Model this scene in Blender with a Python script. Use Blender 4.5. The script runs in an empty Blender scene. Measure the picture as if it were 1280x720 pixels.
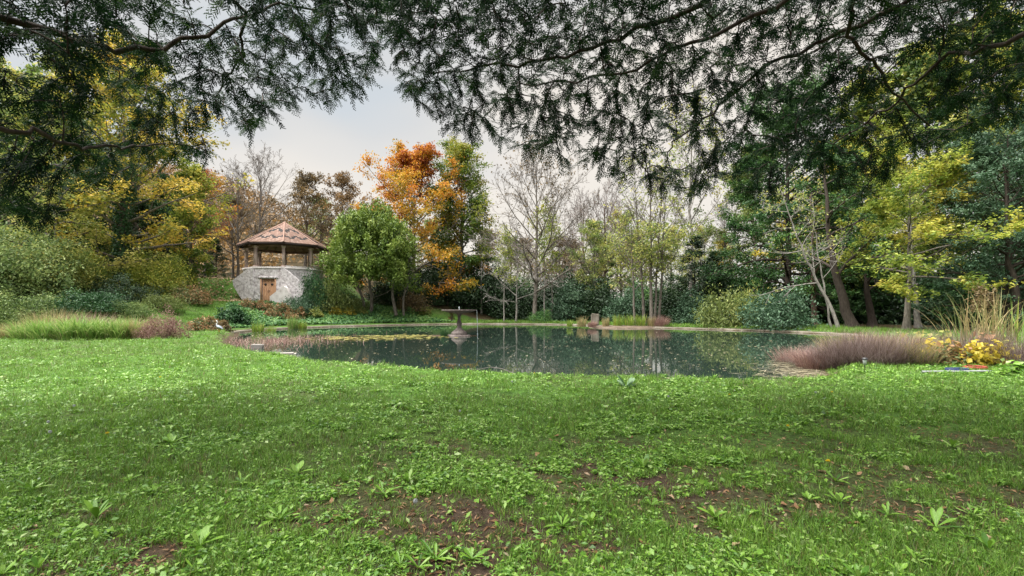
import bpy, math
import numpy as np
from mathutils import Vector

# ------------------------------------------------------------------ camera, world, sun
scene = bpy.context.scene
COL = scene.collection
CAM_H = 1.15          # camera above the lawn
F = 600.0             # focal length in photo pixels (1280 wide)
HOR = 387.0           # horizon row in the photo
cam_d = bpy.data.cameras.new('camera')
cam = bpy.data.objects.new('camera', cam_d)
COL.objects.link(cam)
cam.location = (0, 0, CAM_H)
cam.rotation_euler = (math.radians(90), 0, 0)
cam_d.sensor_width = 36.0
cam_d.lens = F / 1280 * 36.0
cam_d.shift_y = (HOR - 360) / 1280
cam_d.clip_start = 0.05
cam_d.clip_end = 5000
scene.camera = cam

SUN_DIR = Vector((-0.34, -0.10, 0.93)).normalized()
world = bpy.data.worlds.new('World')
scene.world = world
world.use_nodes = True
wn = world.node_tree.nodes
wl = world.node_tree.links
wn.clear()
sky = wn.new('ShaderNodeTexSky')
sky.sky_type = 'NISHITA'
sky.sun_disc = False
sky.sun_elevation = math.asin(SUN_DIR.z)
sky.sun_rotation = math.atan2(SUN_DIR.x, SUN_DIR.y)
sky.air_density = 1.0
sky.dust_density = 2.0
bg1 = wn.new('ShaderNodeBackground')
bg1.inputs[1].default_value = 0.052
wl.new(sky.outputs[0], bg1.inputs[0])
tc = wn.new('ShaderNodeTexCoord')
mp = wn.new('ShaderNodeMapping')
mp.inputs['Scale'].default_value = (1.0, 1.0, 3.2)
mp.inputs['Location'].default_value = (0.35, 0.2, 0.1)
wl.new(tc.outputs['Generated'], mp.inputs[0])
nz = wn.new('ShaderNodeTexNoise')
nz.inputs['Scale'].default_value = 1.1
nz.inputs['Detail'].default_value = 3
nz.inputs['Roughness'].default_value = 0.5
wl.new(mp.outputs[0], nz.inputs['Vector'])
cr = wn.new('ShaderNodeValToRGB')
cr.color_ramp.elements[0].position = 0.36
cr.color_ramp.elements[0].color = (0.60, 0.68, 0.74, 1)
cr.color_ramp.elements[1].position = 0.62
cr.color_ramp.elements[1].color = (0.96, 0.88, 0.77, 1)
e = cr.color_ramp.elements.new(0.48)
e.color = (0.76, 0.75, 0.72, 1)
wl.new(nz.outputs['Fac'], cr.inputs[0])
bg2 = wn.new('ShaderNodeBackground')
bg2.inputs[1].default_value = 0.345
wl.new(cr.outputs[0], bg2.inputs[0])
mxw = wn.new('ShaderNodeMixShader')
mxw.inputs[0].default_value = 0.86
wl.new(bg1.outputs[0], mxw.inputs[1])
wl.new(bg2.outputs[0], mxw.inputs[2])
wo = wn.new('ShaderNodeOutputWorld')
wl.new(mxw.outputs[0], wo.inputs[0])

sun_d = bpy.data.lights.new('sun', 'SUN')
sun_d.energy = 4.6
sun_d.angle = math.radians(70)
sun_d.color = (1.0, 0.975, 0.93)
sun = bpy.data.objects.new('sun', sun_d)
COL.objects.link(sun)
sun.location = (0, 0, 60)
sun.rotation_euler = (-SUN_DIR).to_track_quat('-Z', 'Y').to_euler()

scene.view_settings.view_transform = 'Standard'
scene.view_settings.look = 'None'
scene.view_settings.exposure = 1.6
scene.view_settings.gamma = 1.0
try:
    scene.view_settings.use_curve_mapping = False
except Exception:
    pass
scene.render.engine = 'CYCLES'
scene.cycles.max_bounces = 6
scene.cycles.diffuse_bounces = 3
scene.cycles.glossy_bounces = 3
scene.cycles.transmission_bounces = 4
scene.cycles.transparent_max_bounces = 6

# ------------------------------------------------------------------ helpers
def sstep(a, b, x):
    t = np.clip((np.asarray(x, float) - a) / (b - a), 0, 1)
    return t * t * (3 - 2 * t)


def rng_(s):
    return np.random.default_rng(s)


def unit(a):
    return a / np.maximum(np.linalg.norm(a, axis=-1, keepdims=True), 1e-9)


class MB:
    """collects arrays of vertices / triangles / quads with one float per vertex"""
    def __init__(self):
        self.V = []; self.T = []; self.Q = []; self.A = []; self.n = 0

    def add(self, V, T=None, Q=None, a=0.5):
        V = np.asarray(V, float).reshape(-1, 3)
        if T is not None and len(T): self.T.append(np.asarray(T, int).reshape(-1, 3) + self.n)
        if Q is not None and len(Q): self.Q.append(np.asarray(Q, int).reshape(-1, 4) + self.n)
        self.V.append(V)
        self.A.append(np.broadcast_to(np.asarray(a, float), (len(V),)) if np.ndim(a) == 0 else np.asarray(a, float).ravel())
        self.n += len(V)
        return self

    def box(self, c, s, rz=0, a=0.5, taper=1.0):
        x, y, z = np.array(s) / 2
        v = np.array([[-x, -y, -z], [x, -y, -z], [x, y, -z], [-x, y, -z], [-x, -y, z], [x, -y, z], [x, y, z], [-x, y, z]], float)
        v[4:, :2] *= taper
        cs, sn = math.cos(rz), math.sin(rz)
        v = v @ np.array([[cs, sn, 0], [-sn, cs, 0], [0, 0, 1]]) + np.array(c)
        return self.add(v, Q=[[0, 3, 2, 1], [4, 5, 6, 7], [0, 1, 5, 4], [1, 2, 6, 5], [2, 3, 7, 6], [3, 0, 4, 7]], a=a)

    def tubes(self, P, R, s=5, a=0.5, cap=False):
        """P (n,k,3), R (n,k)"""
        P = np.asarray(P, float); R = np.asarray(R, float)
        if P.ndim == 2: P = P[None]; R = R[None]
        n, k = P.shape[:2]
        T = np.empty_like(P)
        T[:, 1:-1] = P[:, 2:] - P[:, :-2]; T[:, 0] = P[:, 1] - P[:, 0]; T[:, -1] = P[:, -1] - P[:, -2]
        T = unit(T)
        m = unit(P[:, -1] - P[:, 0])
        ref = np.where(np.abs(m[:, 2:3]) > 0.75, np.array([[1., 0, 0]]), np.array([[0., 0, 1.]]))[:, None, :]
        U = unit(np.cross(T, np.broadcast_to(ref, T.shape))); W = np.cross(T, U)
        th = np.arange(s) * 2 * math.pi / s
        ring = P[:, :, None] + R[:, :, None, None] * (U[:, :, None] * np.cos(th)[None, None, :, None] + W[:, :, None] * np.sin(th)[None, None, :, None])
        idx = np.arange(n * k * s).reshape(n, k, s)
        a0 = idx[:, :-1]; a1 = idx[:, 1:]
        Q = np.stack([a0, a1, np.roll(a1, -1, 2), np.roll(a0, -1, 2)], -1).reshape(-1, 4)
        self.add(ring.reshape(-1, 3), Q=Q, a=a)
        return self

    def lathe(self, prof, c=(0, 0, 0), s=24, a=0.5, cap=True):
        prof = np.array(prof, float); k = len(prof)
        th = np.arange(s) * 2 * math.pi / s
        V = np.stack([prof[:, 0:1] * np.cos(th), prof[:, 0:1] * np.sin(th), np.broadcast_to(prof[:, 1:2], (k, s))], -1) + np.array(c)
        idx = np.arange(k * s).reshape(k, s)
        a0 = idx[:-1]; a1 = idx[1:]
        Q = np.stack([a0, np.roll(a0, -1, 1), np.roll(a1, -1, 1), a1], -1).reshape(-1, 4)
        return self.add(V, Q=Q, a=a)

    def leaves(self, C, N, D, L, Wd, a, fold=0.12):
        """rhombic leaves: centre C, normal N, long direction D (n,3); length L, width Wd (n)"""
        D = unit(D - N * np.sum(D * N, -1, keepdims=True)); S = np.cross(N, D)
        L = np.asarray(L)[:, None]; Wd = np.asarray(Wd)[:, None]
        b = C - D * L * 0.5; t = C + D * L * 0.5 - N * L * fold
        l = C + S * Wd * 0.5 + N * L * fold * 0.6; r = C - S * Wd * 0.5 + N * L * fold * 0.6
        V = np.stack([b, r, t, l], 1).reshape(-1, 3)
        i = np.arange(len(C))[:, None] * 4
        T = np.concatenate([i + [0, 1, 2], i + [0, 2, 3]], 0)
        return self.add(V, T=T, a=np.repeat(a, 4))

    def mesh(self, name, smooth=True):
        V = np.concatenate(self.V) if self.V else np.zeros((0, 3))
        A = np.concatenate(self.A) if self.A else np.zeros(0)
        T = np.concatenate(self.T) if self.T else np.zeros((0, 3), int)
        Q = np.concatenate(self.Q) if self.Q else np.zeros((0, 4), int)
        me = bpy.data.meshes.new(name)
        me.vertices.add(len(V)); me.vertices.foreach_set('co', V.astype(np.float32).ravel())
        nl = len(T) * 3 + len(Q) * 4
        me.loops.add(nl)
        me.loops.foreach_set('vertex_index', np.concatenate([T.ravel(), Q.ravel()]).astype(np.int32))
        me.polygons.add(len(T) + len(Q))
        st = np.concatenate([np.arange(len(T)) * 3, len(T) * 3 + np.arange(len(Q)) * 4]).astype(np.int32)
        me.polygons.foreach_set('loop_start', st)
        if smooth:
            me.polygons.foreach_set('use_smooth', np.ones(len(st), bool))
        at_ = me.attributes.new('v', 'FLOAT', 'POINT')
        at_.data.foreach_set('value', A.astype(np.float32))
        me.update(calc_edges=True)
        return me

    def build(self, name, mat, parent=None, smooth=True, loc=None):
        return link(name, self.mesh(name, smooth), mat, parent, loc)


def link(name, me, mat, parent=None, loc=None, rz=0, sc=None):
    o = bpy.data.objects.new(name, me)
    COL.objects.link(o)
    if mat is not None:
        if len(me.materials) == 0:
            me.materials.append(mat)
        elif me.materials[0] != mat:
            o.material_slots[0].link = 'OBJECT'
            o.material_slots[0].material = mat
    if parent is not None: o.parent = parent
    if loc is not None: o.location = loc
    if rz: o.rotation_euler = (0, 0, rz)
    if sc is not None: o.scale = sc if hasattr(sc, '__len__') else (sc, sc, sc)
    return o


def tag(o, label=None, cat=None, group=None, kind=None):
    if label: o['label'] = label
    if cat: o['category'] = cat
    if group: o['group'] = group
    if kind: o['kind'] = kind
    return o


def empty(name, loc, label, cat, group=None, rz=0, sc=1):
    o = bpy.data.objects.new(name, None)
    COL.objects.link(o)
    o.location = loc; o.rotation_euler = (0, 0, rz); o.scale = (sc, sc, sc) if not hasattr(sc, '__len__') else sc
    return tag(o, label, cat, group)

# ------------------------------------------------------------------ materials
def newmat(name):
    m = bpy.data.materials.new(name); m.use_nodes = True
    nt = m.node_tree; nt.nodes.clear()
    out = nt.nodes.new('ShaderNodeOutputMaterial')
    return m, nt.nodes, nt.links, out


def ramp(nodes, stops):
    r = nodes.new('ShaderNodeValToRGB')
    el = r.color_ramp.elements
    while len(el) > 1: el.remove(el[-1])
    el[0].position = stops[0][0]; el[0].color = (*stops[0][1], 1)
    for p, c in stops[1:]:
        x = el.new(p); x.color = (*c, 1)
    return r


def even(cols):
    return [(i / (len(cols) - 1), c) for i, c in enumerate(cols)]


def leafmat(name, cols, trans=0.35, rough=0.55, spec=0.35, wn=0.0, wf=1.0):
    m, n, l, out = newmat(name)
    at_ = n.new('ShaderNodeAttribute'); at_.attribute_name = 'v'
    r = ramp(n, even(cols)); src = at_.outputs['Fac']
    if wn:
        ge = n.new('ShaderNodeNewGeometry'); nz = n.new('ShaderNodeTexNoise')
        nz.inputs['Scale'].default_value = wf; nz.inputs['Detail'].default_value = 4
        l.new(ge.outputs['Position'], nz.inputs['Vector'])
        ma = n.new('ShaderNodeMath'); ma.operation = 'MULTIPLY_ADD'; ma.inputs[1].default_value = wn
        l.new(nz.outputs['Fac'], ma.inputs[0])
        mb_ = n.new('ShaderNodeMath'); mb_.operation = 'SUBTRACT'; mb_.inputs[1].default_value = wn * 0.5
        l.new(src, mb_.inputs[0]); l.new(mb_.outputs[0], ma.inputs[2]); src = ma.outputs[0]
    l.new(src, r.inputs[0])
    p = n.new('ShaderNodeBsdfPrincipled')
    p.inputs['Roughness'].default_value = rough
    p.inputs['Specular IOR Level'].default_value = spec
    l.new(r.outputs[0], p.inputs['Base Color'])
    t = n.new('ShaderNodeBsdfTranslucent'); l.new(r.outputs[0], t.inputs[0])
    mx = n.new('ShaderNodeMixShader'); mx.inputs[0].default_value = trans
    l.new(p.outputs[0], mx.inputs[1]); l.new(t.outputs[0], mx.inputs[2])
    l.new(mx.outputs[0], out.inputs[0])
    return m


def roughmat(name, cols, scale=4.0, rough=0.85, bump=0.3, stretch=(1, 1, 1), detail=6, spec=0.25, attr=0.0, dist=0.02, coord='Object'):
    """noise-mottled surface; attr mixes in the per-vertex value"""
    m, n, l, out = newmat(name)
    tc = n.new('ShaderNodeTexCoord'); mp = n.new('ShaderNodeMapping')
    mp.inputs['Scale'].default_value = stretch
    l.new(tc.outputs[coord], mp.inputs[0])
    nz = n.new('ShaderNodeTexNoise'); nz.inputs['Scale'].default_value = scale
    nz.inputs['Detail'].default_value = detail; nz.inputs['Roughness'].default_value = 0.65
    l.new(mp.outputs[0], nz.inputs['Vector'])
    k = len(cols)
    r = ramp(n, [(0.28 + 0.44 * i / max(k - 1, 1), c) for i, c in enumerate(cols)])
    src = nz.outputs['Fac']
    if attr:
        at_ = n.new('ShaderNodeAttribute'); at_.attribute_name = 'v'
        mm = n.new('ShaderNodeMix'); mm.data_type = 'FLOAT'
        mm.inputs[0].default_value = attr
        l.new(src, mm.inputs[2]); l.new(at_.outputs['Fac'], mm.inputs[3]); src = mm.outputs[0]
    l.new(src, r.inputs[0])
    p = n.new('ShaderNodeBsdfPrincipled'); p.inputs['Roughness'].default_value = rough
    p.inputs['Specular IOR Level'].default_value = spec
    l.new(r.outputs[0], p.inputs['Base Color'])
    if bump:
        b = n.new('ShaderNodeBump'); b.inputs['Strength'].default_value = bump; b.inputs['Distance'].default_value = dist
        l.new(nz.outputs['Fac'], b.inputs['Height']); l.new(b.outputs[0], p.inputs['Normal'])
    l.new(p.outputs[0], out.inputs[0])
    return m


M = {}
M['grass'] = leafmat('grass', [(0.18, 0.14, 0.05), (0.042, 0.105, 0.013), (0.112, 0.24, 0.025), (0.21, 0.37, 0.045), (0.36, 0.48, 0.14)], 0.3, 0.45, 0.4, 0.55, 1.3)
M['weed'] = leafmat('weed', [(0.035, 0.095, 0.015), (0.10, 0.235, 0.026), (0.22, 0.40, 0.045), (0.36, 0.47, 0.19)], 0.3, 0.38, 0.5, 0.4, 2.0)
M['yellow'] = leafmat('leaf_yellow', [(0.07, 0.12, 0.02), (0.24, 0.26, 0.04), (0.52, 0.41, 0.06), (0.70, 0.49, 0.09)], 0.42)
M['yolive'] = leafmat('leaf_yellow_olive', [(0.05, 0.10, 0.025), (0.16, 0.23, 0.055), (0.35, 0.38, 0.10), (0.56, 0.50, 0.14)], 0.42)
M['ygreen'] = leafmat('leaf_yellow_green', [(0.06, 0.11, 0.02), (0.18, 0.25, 0.04), (0.38, 0.42, 0.07), (0.58, 0.50, 0.10)], 0.42)
M['olive'] = leafmat('leaf_olive', [(0.04, 0.06, 0.015), (0.11, 0.15, 0.035), (0.20, 0.25, 0.07), (0.32, 0.34, 0.11)], 0.35)
M['orange'] = leafmat('leaf_orange', [(0.12, 0.14, 0.02), (0.38, 0.27, 0.03), (0.58, 0.29, 0.03), (0.46, 0.16, 0.025), (0.26, 0.07, 0.03)], 0.4)
M['rust'] = leafmat('leaf_rust', [(0.09, 0.065, 0.035), (0.20, 0.125, 0.05), (0.34, 0.19, 0.06)], 0.35)
M['beechgreen'] = leafmat('leaf_turning', [(0.03, 0.07, 0.012), (0.07, 0.14, 0.02), (0.15, 0.23, 0.03), (0.30, 0.28, 0.04)], 0.35)
M['brown'] = leafmat('leaf_brown', [(0.06, 0.05, 0.03), (0.15, 0.11, 0.05), (0.26, 0.17, 0.07)], 0.3)
M['juniper'] = leafmat('leaf_juniper', [(0.035, 0.07, 0.012), (0.10, 0.165, 0.025), (0.19, 0.27, 0.045), (0.30, 0.36, 0.08)], 0.25)
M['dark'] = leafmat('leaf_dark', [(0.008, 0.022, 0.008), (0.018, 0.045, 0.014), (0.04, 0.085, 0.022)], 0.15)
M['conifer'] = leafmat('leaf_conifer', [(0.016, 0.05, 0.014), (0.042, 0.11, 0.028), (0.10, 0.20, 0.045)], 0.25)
M['blue'] = leafmat('leaf_bluegreen', [(0.022, 0.052, 0.026), (0.058, 0.12, 0.062), (0.12, 0.20, 0.11)], 0.2)
M['ivy'] = leafmat('leaf_ivy', [(0.012, 0.04, 0.015), (0.03, 0.09, 0.03), (0.07, 0.16, 0.05)], 0.2)
M['thicket'] = leafmat('leaf_thicket', [(0.03, 0.06, 0.02), (0.10, 0.16, 0.05), (0.21, 0.29, 0.09), (0.34, 0.38, 0.13)], 0.35)
M['cover'] = leafmat('leaf_cover', [(0.02, 0.065, 0.024), (0.055, 0.15, 0.045), (0.13, 0.27, 0.065), (0.28, 0.36, 0.09)], 0.25)
M['hydrangea'] = leafmat('leaf_hydrangea', [(0.04, 0.09, 0.03), (0.10, 0.15, 0.05), (0.30, 0.17, 0.075), (0.42, 0.23, 0.12)], 0.3)
M['gold'] = leafmat('leaf_gold', [(0.20, 0.22, 0.03), (0.48, 0.38, 0.04), (0.72, 0.58, 0.10)], 0.4)
M['reed'] = leafmat('leaf_reed', [(0.30, 0.24, 0.10), (0.14, 0.24, 0.04), (0.22, 0.36, 0.05), (0.42, 0.42, 0.08)], 0.35)
M['reed_dry'] = leafmat('leaf_reed_dry', [(0.10, 0.18, 0.05), (0.34, 0.28, 0.13), (0.50, 0.38, 0.20)], 0.35)
M['daylily'] = leafmat('leaf_strap', [(0.05, 0.12, 0.025), (0.12, 0.24, 0.045), (0.24, 0.36, 0.08), (0.38, 0.38, 0.17)], 0.35)
M['purple'] = leafmat('grass_purple', [(0.06, 0.04, 0.032), (0.17, 0.12, 0.105), (0.34, 0.27, 0.26)], 0.3, 0.7)
M['pink'] = leafmat('heath_pink', [(0.15, 0.08, 0.06), (0.30, 0.17, 0.15), (0.38, 0.28, 0.20)], 0.3)
M['yew'] = leafmat('needle_yew', [(0.004, 0.014, 0.008), (0.008, 0.026, 0.011), (0.021, 0.056, 0.014), (0.065, 0.125, 0.02)], 0.28, 0.6, 0.12)
M['litter'] = leafmat('leaf_litter', [(0.10, 0.05, 0.02), (0.24, 0.13, 0.06), (0.36, 0.24, 0.14), (0.42, 0.33, 0.24)], 0.2, 0.6)
M['float'] = leafmat('leaf_floating', [(0.10, 0.08, 0.04), (0.24, 0.21, 0.13), (0.42, 0.38, 0.28)], 0.1, 0.5)
M['pads'] = leafmat('lily_pad', [(0.09, 0.12, 0.04), (0.21, 0.20, 0.055), (0.34, 0.28, 0.09)], 0.15, 0.4)
M['bark'] = roughmat('bark', [(0.055, 0.045, 0.038), (0.14, 0.12, 0.10), (0.26, 0.23, 0.20)], 5, stretch=(3, 3, 0.5), bump=0.6, dist=0.03)
M['bark_dark'] = roughmat('bark_dark', [(0.018, 0.014, 0.011), (0.045, 0.034, 0.027), (0.08, 0.065, 0.05)], 6, stretch=(3, 3, 0.6), bump=0.5)
M['bark_pale'] = roughmat('bark_pale', [(0.10, 0.09, 0.08), (0.22, 0.20, 0.18), (0.34, 0.32, 0.29)], 3, stretch=(2, 2, 1), bump=0.3)
M['bark_red'] = roughmat('bark_red', [(0.05, 0.03, 0.024), (0.12, 0.075, 0.06), (0.2, 0.14, 0.11)], 5, stretch=(3, 3, 0.4), bump=0.5)
M['twig'] = roughmat('twig', [(0.10, 0.085, 0.075), (0.2, 0.17, 0.155)], 3, bump=0)
M['twig_pale'] = roughmat('twig_pale', [(0.18, 0.16, 0.15), (0.34, 0.31, 0.29)], 3, bump=0)
M['stone'] = roughmat('stone_wall', [(0.20, 0.17, 0.17), (0.58, 0.54, 0.55), (0.86, 0.83, 0.84)], 4.5, bump=1.0, dist=0.08, detail=9)
M['stucco'] = roughmat('render_wall', [(0.42, 0.38, 0.36), (0.64, 0.60, 0.58), (0.75, 0.72, 0.70)], 2.5, bump=0.4, detail=8)
M['stone_fountain'] = roughmat('stone_fountain', [(0.07, 0.055, 0.05), (0.16, 0.13, 0.12), (0.26, 0.22, 0.205)], 7, bump=0.6, detail=8)
M['kerb'] = roughmat('kerb_stone', [(0.07, 0.065, 0.045), (0.15, 0.13, 0.10), (0.25, 0.23, 0.19)], 1.3, bump=0.4, detail=8)
M['slab'] = roughmat('slab_stone', [(0.14, 0.125, 0.11), (0.27, 0.25, 0.23), (0.38, 0.35, 0.33)], 3.0, bump=0.4, detail=8)
M['tile'] = roughmat('roof_tile', [(0.07, 0.065, 0.065), (0.24, 0.155, 0.12), (0.33, 0.21, 0.17), (0.42, 0.30, 0.25)], 3.0, bump=0.3, attr=0.8)
M['wood_post'] = roughmat('post_wood', [(0.36, 0.26, 0.22), (0.55, 0.42, 0.37), (0.66, 0.54, 0.49)], 5, stretch=(4, 4, 0.5), bump=0.3)
M['wood_dark'] = roughmat('dark_wood', [(0.018, 0.012, 0.01), (0.045, 0.03, 0.025)], 4, stretch=(3, 3, 1), bump=0.2)
M['wood_mid'] = roughmat('rafter_wood', [(0.15, 0.09, 0.065), (0.30, 0.19, 0.14)], 4, stretch=(3, 3, 1), bump=0.2)
M['wood_door'] = roughmat('door_wood', [(0.24, 0.12, 0.065), (0.40, 0.23, 0.13), (0.50, 0.32, 0.20)], 6, stretch=(5, 5, 0.4), bump=0.3)
M['black'] = roughmat('black_plastic', [(0.012, 0.012, 0.014), (0.03, 0.03, 0.033)], 8, rough=0.4, bump=0, spec=0.5)
M['steel'] = roughmat('brushed_steel', [(0.4, 0.42, 0.45), (0.55, 0.57, 0.6)], 9, rough=0.3, bump=0, spec=0.6)
M['hose_blue'] = roughmat('blue_plastic', [(0.02, 0.03, 0.09), (0.03, 0.05, 0.14)], 9, rough=0.4, bump=0)
M['hose_red'] = roughmat('red_plastic', [(0.26, 0.04, 0.03), (0.36, 0.07, 0.05)], 9, rough=0.45, bump=0)
M['pipe_white'] = roughmat('white_plastic', [(0.22, 0.23, 0.24), (0.34, 0.35, 0.36)], 5, rough=0.4, bump=0)
M['heron_grey'] = roughmat('heron_grey', [(0.20, 0.23, 0.29), (0.38, 0.41, 0.46)], 14, rough=0.5, bump=0)
M['heron_white'] = roughmat('heron_white', [(0.55, 0.55, 0.53), (0.72, 0.72, 0.7)], 9, rough=0.5, bump=0)
M['heron_beak'] = roughmat('heron_beak', [(0.45, 0.25, 0.05), (0.55, 0.33, 0.08)], 9, rough=0.5, bump=0)
M['seed'] = leafmat('seed_white', [(0.35, 0.37, 0.38), (0.5, 0.52, 0.53)], 0.5, 0.8, 0.1)
M['flower'] = leafmat('flower_yellow', [(0.65, 0.45, 0.02), (0.8, 0.6, 0.04)], 0.3)

# falling water: thin clear column
m, n, l, out = newmat('falling_water')
p = n.new('ShaderNodeBsdfPrincipled'); p.inputs['Base Color'].default_value = (0.8, 0.86, 0.9, 1)
p.inputs['Roughness'].default_value = 0.15; p.inputs['Transmission Weight'].default_value = 0.55; p.inputs['IOR'].default_value = 1.33
l.new(p.outputs[0], out.inputs[0]); M['stream'] = m

# pond water: dark, still, slightly murky green with faint ripples
m, n, l, out = newmat('pond_water')
p = n.new('ShaderNodeBsdfPrincipled')
p.inputs['Base Color'].default_value = (0.016, 0.027, 0.021, 1)
p.inputs['Roughness'].default_value = 0.02; p.inputs['IOR'].default_value = 1.33
tcn = n.new('ShaderNodeTexCoord'); mpn = n.new('ShaderNodeMapping'); mpn.inputs['Scale'].default_value = (1.2, 0.8, 1)
l.new(tcn.outputs['Object'], mpn.inputs[0])
nzn = n.new('ShaderNodeTexNoise'); nzn.inputs['Scale'].default_value = 2.2; nzn.inputs['Detail'].default_value = 3
l.new(mpn.outputs[0], nzn.inputs['Vector'])
bn = n.new('ShaderNodeBump'); bn.inputs['Strength'].default_value = 0.03; bn.inputs['Distance'].default_value = 0.02
l.new(nzn.outputs['Fac'], bn.inputs['Height']); l.new(bn.outputs[0], p.inputs['Normal'])
l.new(p.outputs[0], out.inputs[0]); M['water'] = m

# ground: soil, lawn and woodland litter zones (attribute v: 0 soil / wood floor, 1 lawn)
m, n, l, out = newmat('ground')
tcn = n.new('ShaderNodeTexCoord')
nz1 = n.new('ShaderNodeTexNoise'); nz1.inputs['Scale'].default_value = 0.9; nz1.inputs['Detail'].default_value = 9; nz1.inputs['Roughness'].default_value = 0.7
nz2 = n.new('ShaderNodeTexNoise'); nz2.inputs['Scale'].default_value = 22; nz2.inputs['Detail'].default_value = 8; nz2.inputs['Roughness'].default_value = 0.75
l.new(tcn.outputs['Object'], nz1.inputs['Vector']); l.new(tcn.outputs['Object'], nz2.inputs['Vector'])
rs = ramp(n, [(0.3, (0.022, 0.015, 0.011)), (0.5, (0.06, 0.042, 0.03)), (0.72, (0.12, 0.09, 0.065))]); l.new(nz2.outputs['Fac'], rs.inputs[0])
rg = ramp(n, [(0.36, (0.035, 0.03, 0.016)), (0.46, (0.04, 0.085, 0.016)), (0.56, (0.085, 0.18, 0.03)), (0.68, (0.14, 0.26, 0.05))]); mxn = n.new('ShaderNodeMath'); mxn.operation = 'MULTIPLY_ADD'; mxn.inputs[1].default_value = 0.35; l.new(nz1.outputs['Fac'], mxn.inputs[0]); mx3 = n.new('ShaderNodeMath'); mx3.operation = 'MULTIPLY'; mx3.inputs[1].default_value = 0.65; l.new(nz2.outputs['Fac'], mx3.inputs[0]); l.new(mx3.outputs[0], mxn.inputs[2]); l.new(mxn.outputs[0], rg.inputs[0])
rw = ramp(n, [(0.35, (0.02, 0.022, 0.010)), (0.55, (0.055, 0.04, 0.02)), (0.7, (0.10, 0.06, 0.03))]); l.new(nz2.outputs['Fac'], rw.inputs[0])
at_ = n.new('ShaderNodeAttribute'); at_.attribute_name = 'v'
mr1 = n.new('ShaderNodeMapRange'); mr1.inputs[1].default_value = 0.33; mr1.inputs[2].default_value = 0.62; l.new(at_.outputs['Fac'], mr1.inputs[0])
mr2 = n.new('ShaderNodeMapRange'); mr2.inputs[1].default_value = 0.62; mr2.inputs[2].default_value = 0.95; l.new(at_.outputs['Fac'], mr2.inputs[0])
m1 = n.new('ShaderNodeMix'); m1.data_type = 'RGBA'; l.new(mr1.outputs[0], m1.inputs[0]); l.new(rw.outputs[0], m1.inputs[6]); l.new(rs.outputs[0], m1.inputs[7])
m2 = n.new('ShaderNodeMix'); m2.data_type = 'RGBA'; l.new(mr2.outputs[0], m2.inputs[0]); l.new(m1.outputs[2], m2.inputs[6]); l.new(rg.outputs[0], m2.inputs[7])
p = n.new('ShaderNodeBsdfPrincipled'); p.inputs['Roughness'].default_value = 0.95; p.inputs['Specular IOR Level'].default_value = 0.1
l.new(m2.outputs[2], p.inputs['Base Color'])
bn = n.new('ShaderNodeBump'); bn.inputs['Strength'].default_value = 0.8; bn.inputs['Distance'].default_value = 0.03
l.new(nz2.outputs['Fac'], bn.inputs['Height']); l.new(bn.outputs[0], p.inputs['Normal'])
l.new(p.outputs[0], out.inputs[0]); M['ground'] = m

# ------------------------------------------------------------------ terrain
WATER_Z = -0.25
pond_ctrl = np.array([(-14.9, 25.8), (-12.0, 20.0), (-8.4, 15.2), (-6.2, 13.2), (-4.4, 11.4), (-2.3, 10.2), (0, 9.15), (2.4, 8.7), (4.5, 8.45), (6.0, 9.2), (7.4, 11.2),
                      (10.6, 14.6), (14.6, 19.5), (17.6, 24.0), (18.0, 27.3), (16.0, 31.2), (12.2, 35.2), (8.9, 38.4), (4.4, 44.0), (-0.8, 45.6), (-6, 45.4), (-11.2, 42), (-15.0, 38),
                      (-16.8, 33.6), (-16.6, 29)], float)


def catmull(C, per=8):
    C = np.asarray(C, float); t = np.arange(per)[:, None] / per
    o = []
    for i in range(len(C)):
        a, b, c, d = C[i - 1], C[i], C[(i + 1) % len(C)], C[(i + 2) % len(C)]
        o.append(0.5 * ((2 * b) + (c - a) * t + (2 * a - 5 * b + 4 * c - d) * t * t + (3 * b - a - 3 * c + d) * t ** 3))
    return np.concatenate(o)


POND = catmull(pond_ctrl, 8)


def sdist(poly, x, y):
    """signed distance, positive outside"""
    x = np.asarray(x, float).ravel(); y = np.asarray(y, float).ravel()
    d2 = np.full(len(x), 1e18); ins = np.zeros(len(x), bool)
    n = len(poly)
    for i in range(n):
        ax, ay = poly[i]; bx, by = poly[(i + 1) % n]
        ex, ey = bx - ax, by - ay
        t = np.clip(((x - ax) * ex + (y - ay) * ey) / max(ex * ex + ey * ey, 1e-12), 0, 1)
        d2 = np.minimum(d2, (x - ax - t * ex) ** 2 + (y - ay - t * ey) ** 2)
        c = (ay > y) != (by > y)
        if ey != 0:
            ins ^= c & (x < ax + (y - ay) * ex / ey)
    d = np.sqrt(d2)
    return np.where(ins, -d, d)


BANK = np.array([(-400, 10), (-60, 17), (-30, 21.0), (-21, 26), (-18.6, 31), (-17.5, 35), (-15.7, 39.1), (-11.6, 43.0), (-5.5, 46.5), (0, 52), (6, 78), (10, 400), (-400, 400)], float)
rs_ = rng_(3)
_ph = rs_.uniform(0, 6.28, (10, 2)); _dr = rs_.normal(size=(10, 2)); _fr = np.array([.25, .4, .7, 1.1, 1.7, 2.5, .5, .9, 3.1, 4.2])


def wob(x, y, sc=1.0, s=0):
    v = 0
    for i in range(10):
        dx, dy = _dr[(i + s) % 10]
        v = v + np.sin((dx * x + dy * y) * _fr[i] * sc + _ph[(i * 3 + s) % 10, 0]) * (0.5 / (0.5 + _fr[i]))
    return v / 2.5


_vt = rng_(77).uniform(size=(64, 64))


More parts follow.
